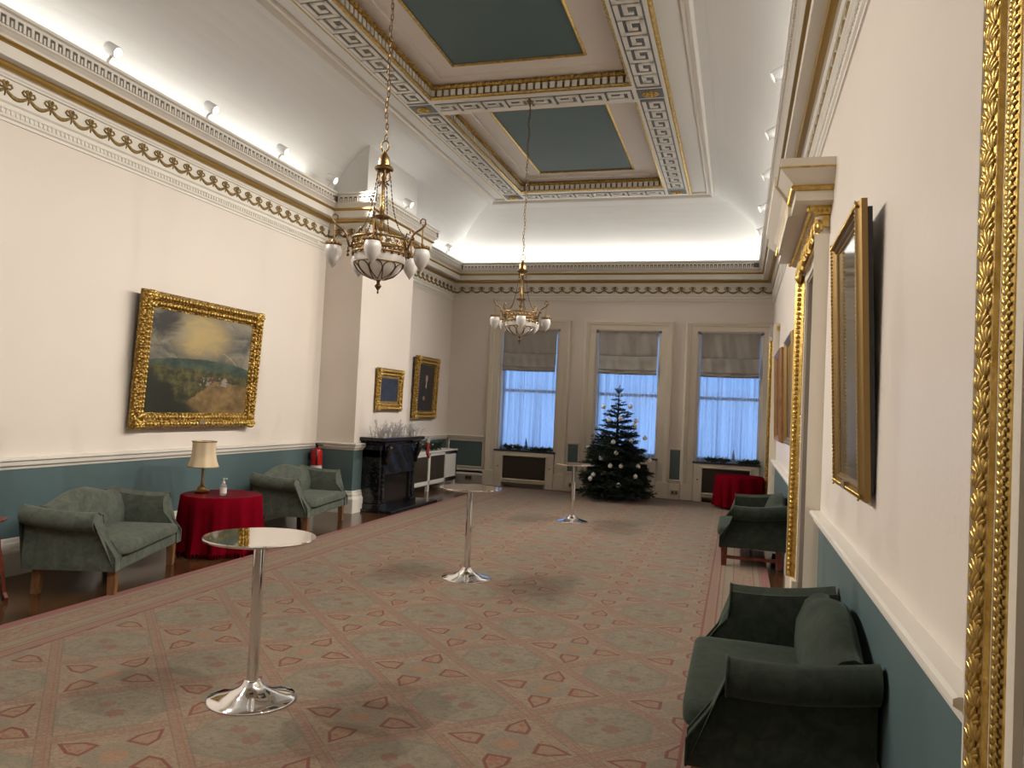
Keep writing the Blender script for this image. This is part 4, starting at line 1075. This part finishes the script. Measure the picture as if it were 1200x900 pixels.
def garland(name, loc, rz, L, label, n, mini=None, gs=.75):
    G = empty(name, loc, rz); tag(G, label, 'garland', 'festive greenery'); rn = random.Random(len(label))
    for k in range(n):
        u = (k+.5)/n*2-1
        obj('sprig', gm[k % 3], None, G, (u*L/2*.85, rn.uniform(-.03, .03), .035), (rn.uniform(-.4, .4), -rn.uniform(-.02, .35), (0 if u > 0 else PI)+rn.uniform(-.6, .6)), (gs, gs*.8, gs))
    for k in range(max(2, n//4)):
        MB().ball((rn.uniform(-.4, .4)*L, rn.uniform(-.05, .02), rn.uniform(.06, .10)), .02, n=8, m=6).build('berry', 'white_bauble' if k % 2 else 'gold_bauble', G, smooth=True)
    if mini:
        tr = empty('mini_tree', (0, 0, 0)); bpy.data.objects.remove(tr)
        m = MB(); rn = random.Random(4)
        for q in range(260):
            t = rn.random(); a = rn.uniform(0, 2*PI); r = .075*(1-t)+.006; p = Vector((.3*r*math.cos(a), .3*r*math.sin(a), .02+.23*t)); e = Vector((r*math.cos(a), r*math.sin(a), .01+.23*t-.012)); s_ = Vector((-math.sin(a), math.cos(a), 0))*.007
            m.add([p-s_, p+s_, e], [(0, 1, 2)])
        m.tube([(0, 0, 0), (0, 0, .26)], .005, 5); m.build('mini_tree', mini, G, loc=(-.01, 0, 0))
    return G
garland('sill_garland', (-4.2, YF-.0, .766), 0, .85, 'evergreen garland with a tiny green tree on the window sill', 16, 'needle_light')
garland('sill_garland', (-.06, YF-.0, .766), 0, .85, 'evergreen garland with a tiny frosted tree on the window sill', 16, 'snowy_needle')
garland('cabinet_garland', (-5.70, 13.35, .78), PI/2, 1.7, 'evergreen garland with baubles on top of the white radiator cabinet', 40, None, .85)

# ------------------------------------------------------------------ small fixtures
FX = empty('fire_extinguisher', (XL+.135, 9.95, .58)); tag(FX, 'red fire extinguisher hung on the teal dado beside the chimney breast', 'fire extinguisher')
MB().lathe([(.02, 0), (.075, .005), (.082, .02), (.082, .29), (.07, .325), (.035, .35), (.02, .355)], 24).build('cylinder', 'extinguisher_red', FX, smooth=S30)
v = MB().lathe([(.02, .35), (.022, .385), (.015, .39)], 12); v.box(-.012, .10, -.012, .012, .385, .40); v.box(-.012, .09, -.01, .01, .41, .42); v.box(-.02, .0, -.012, .012, .385, .42); v.build('valve', 'black_plastic', FX)
MB().lathe([(.0825, .04), (.0832, .04), (.0832, .10), (.0825, .10)], 24).build('instruction_label', 'white_plastic', FX).scale = (1, 1, 1)
MB().tube([(0, -.03, .37), (.03, -.08, .34), (.06, -.085, .22), (.06, -.085, .1)], .01, 6).build('hose', 'black_plastic', FX, smooth=True)
MB().box(-.115, -.075, -.03, .03, .18, .26).build('bracket', 'steel_dark', FX)
def socket(x, z, label):
    T = empty('wall_socket', (x, YF-.05, z)); tag(T, label, 'socket', 'wall sockets')
    MB().box(-.075, .075, -.012, 0, -.045, .045).build('plate', 'brass_plate', T, bevel=.004)
    for s in (-1, 1): MB().box(s*.035-.015, s*.035+.015, -.016, -.01, -.02, .02).build('outlet', 'black_plastic', T)
    return T
socket(-5.42, .13, 'brass wall socket below the wide teal panel'); socket(-3.19, .13, 'brass wall socket below the narrow teal panel hidden by the tree'); socket(-1.15, .13, 'brass wall socket below the narrow teal panel next to the crimson table')
# mahogany stand at the left edge
ST = empty('mahogany_stand', (-5.40, 4.40, 0), .3); tag(ST, 'small carved mahogany stand with splayed legs beside the settee', 'table')
MB().lathe([(.001, .62), (.19, .62), (.2, .627), (.2, .635), (.19, .642), (.001, .642)], 8).build('top', 'mahogany', ST, bevel=.003)
for k in range(4):
    a = k*PI/2+.85; c_, s_ = math.cos(a), math.sin(a); m = MB(); rings = []
    for z, r, wd in ((.0, .215, .03), (.03, .212, .05), (.07, .20, .035), (.16, .185, .042), (.30, .165, .05), (.42, .145, .036), (.62, .12, .042)):
        rings.append([(c_*(r+dr)-s_*q, s_*(r+dr)+c_*q, z) for q, dr in ((-wd, -.012), (wd, -.012), (wd, .012), (-wd, .012))])
    m.loft(rings).build('leg', 'mahogany', ST)
MB().box(-.13, .13, -.012, .012, .22, .26).build('stretcher', 'mahogany', ST); MB().box(-.012, .012, -.13, .13, .22, .26).build('stretcher', 'mahogany', ST)
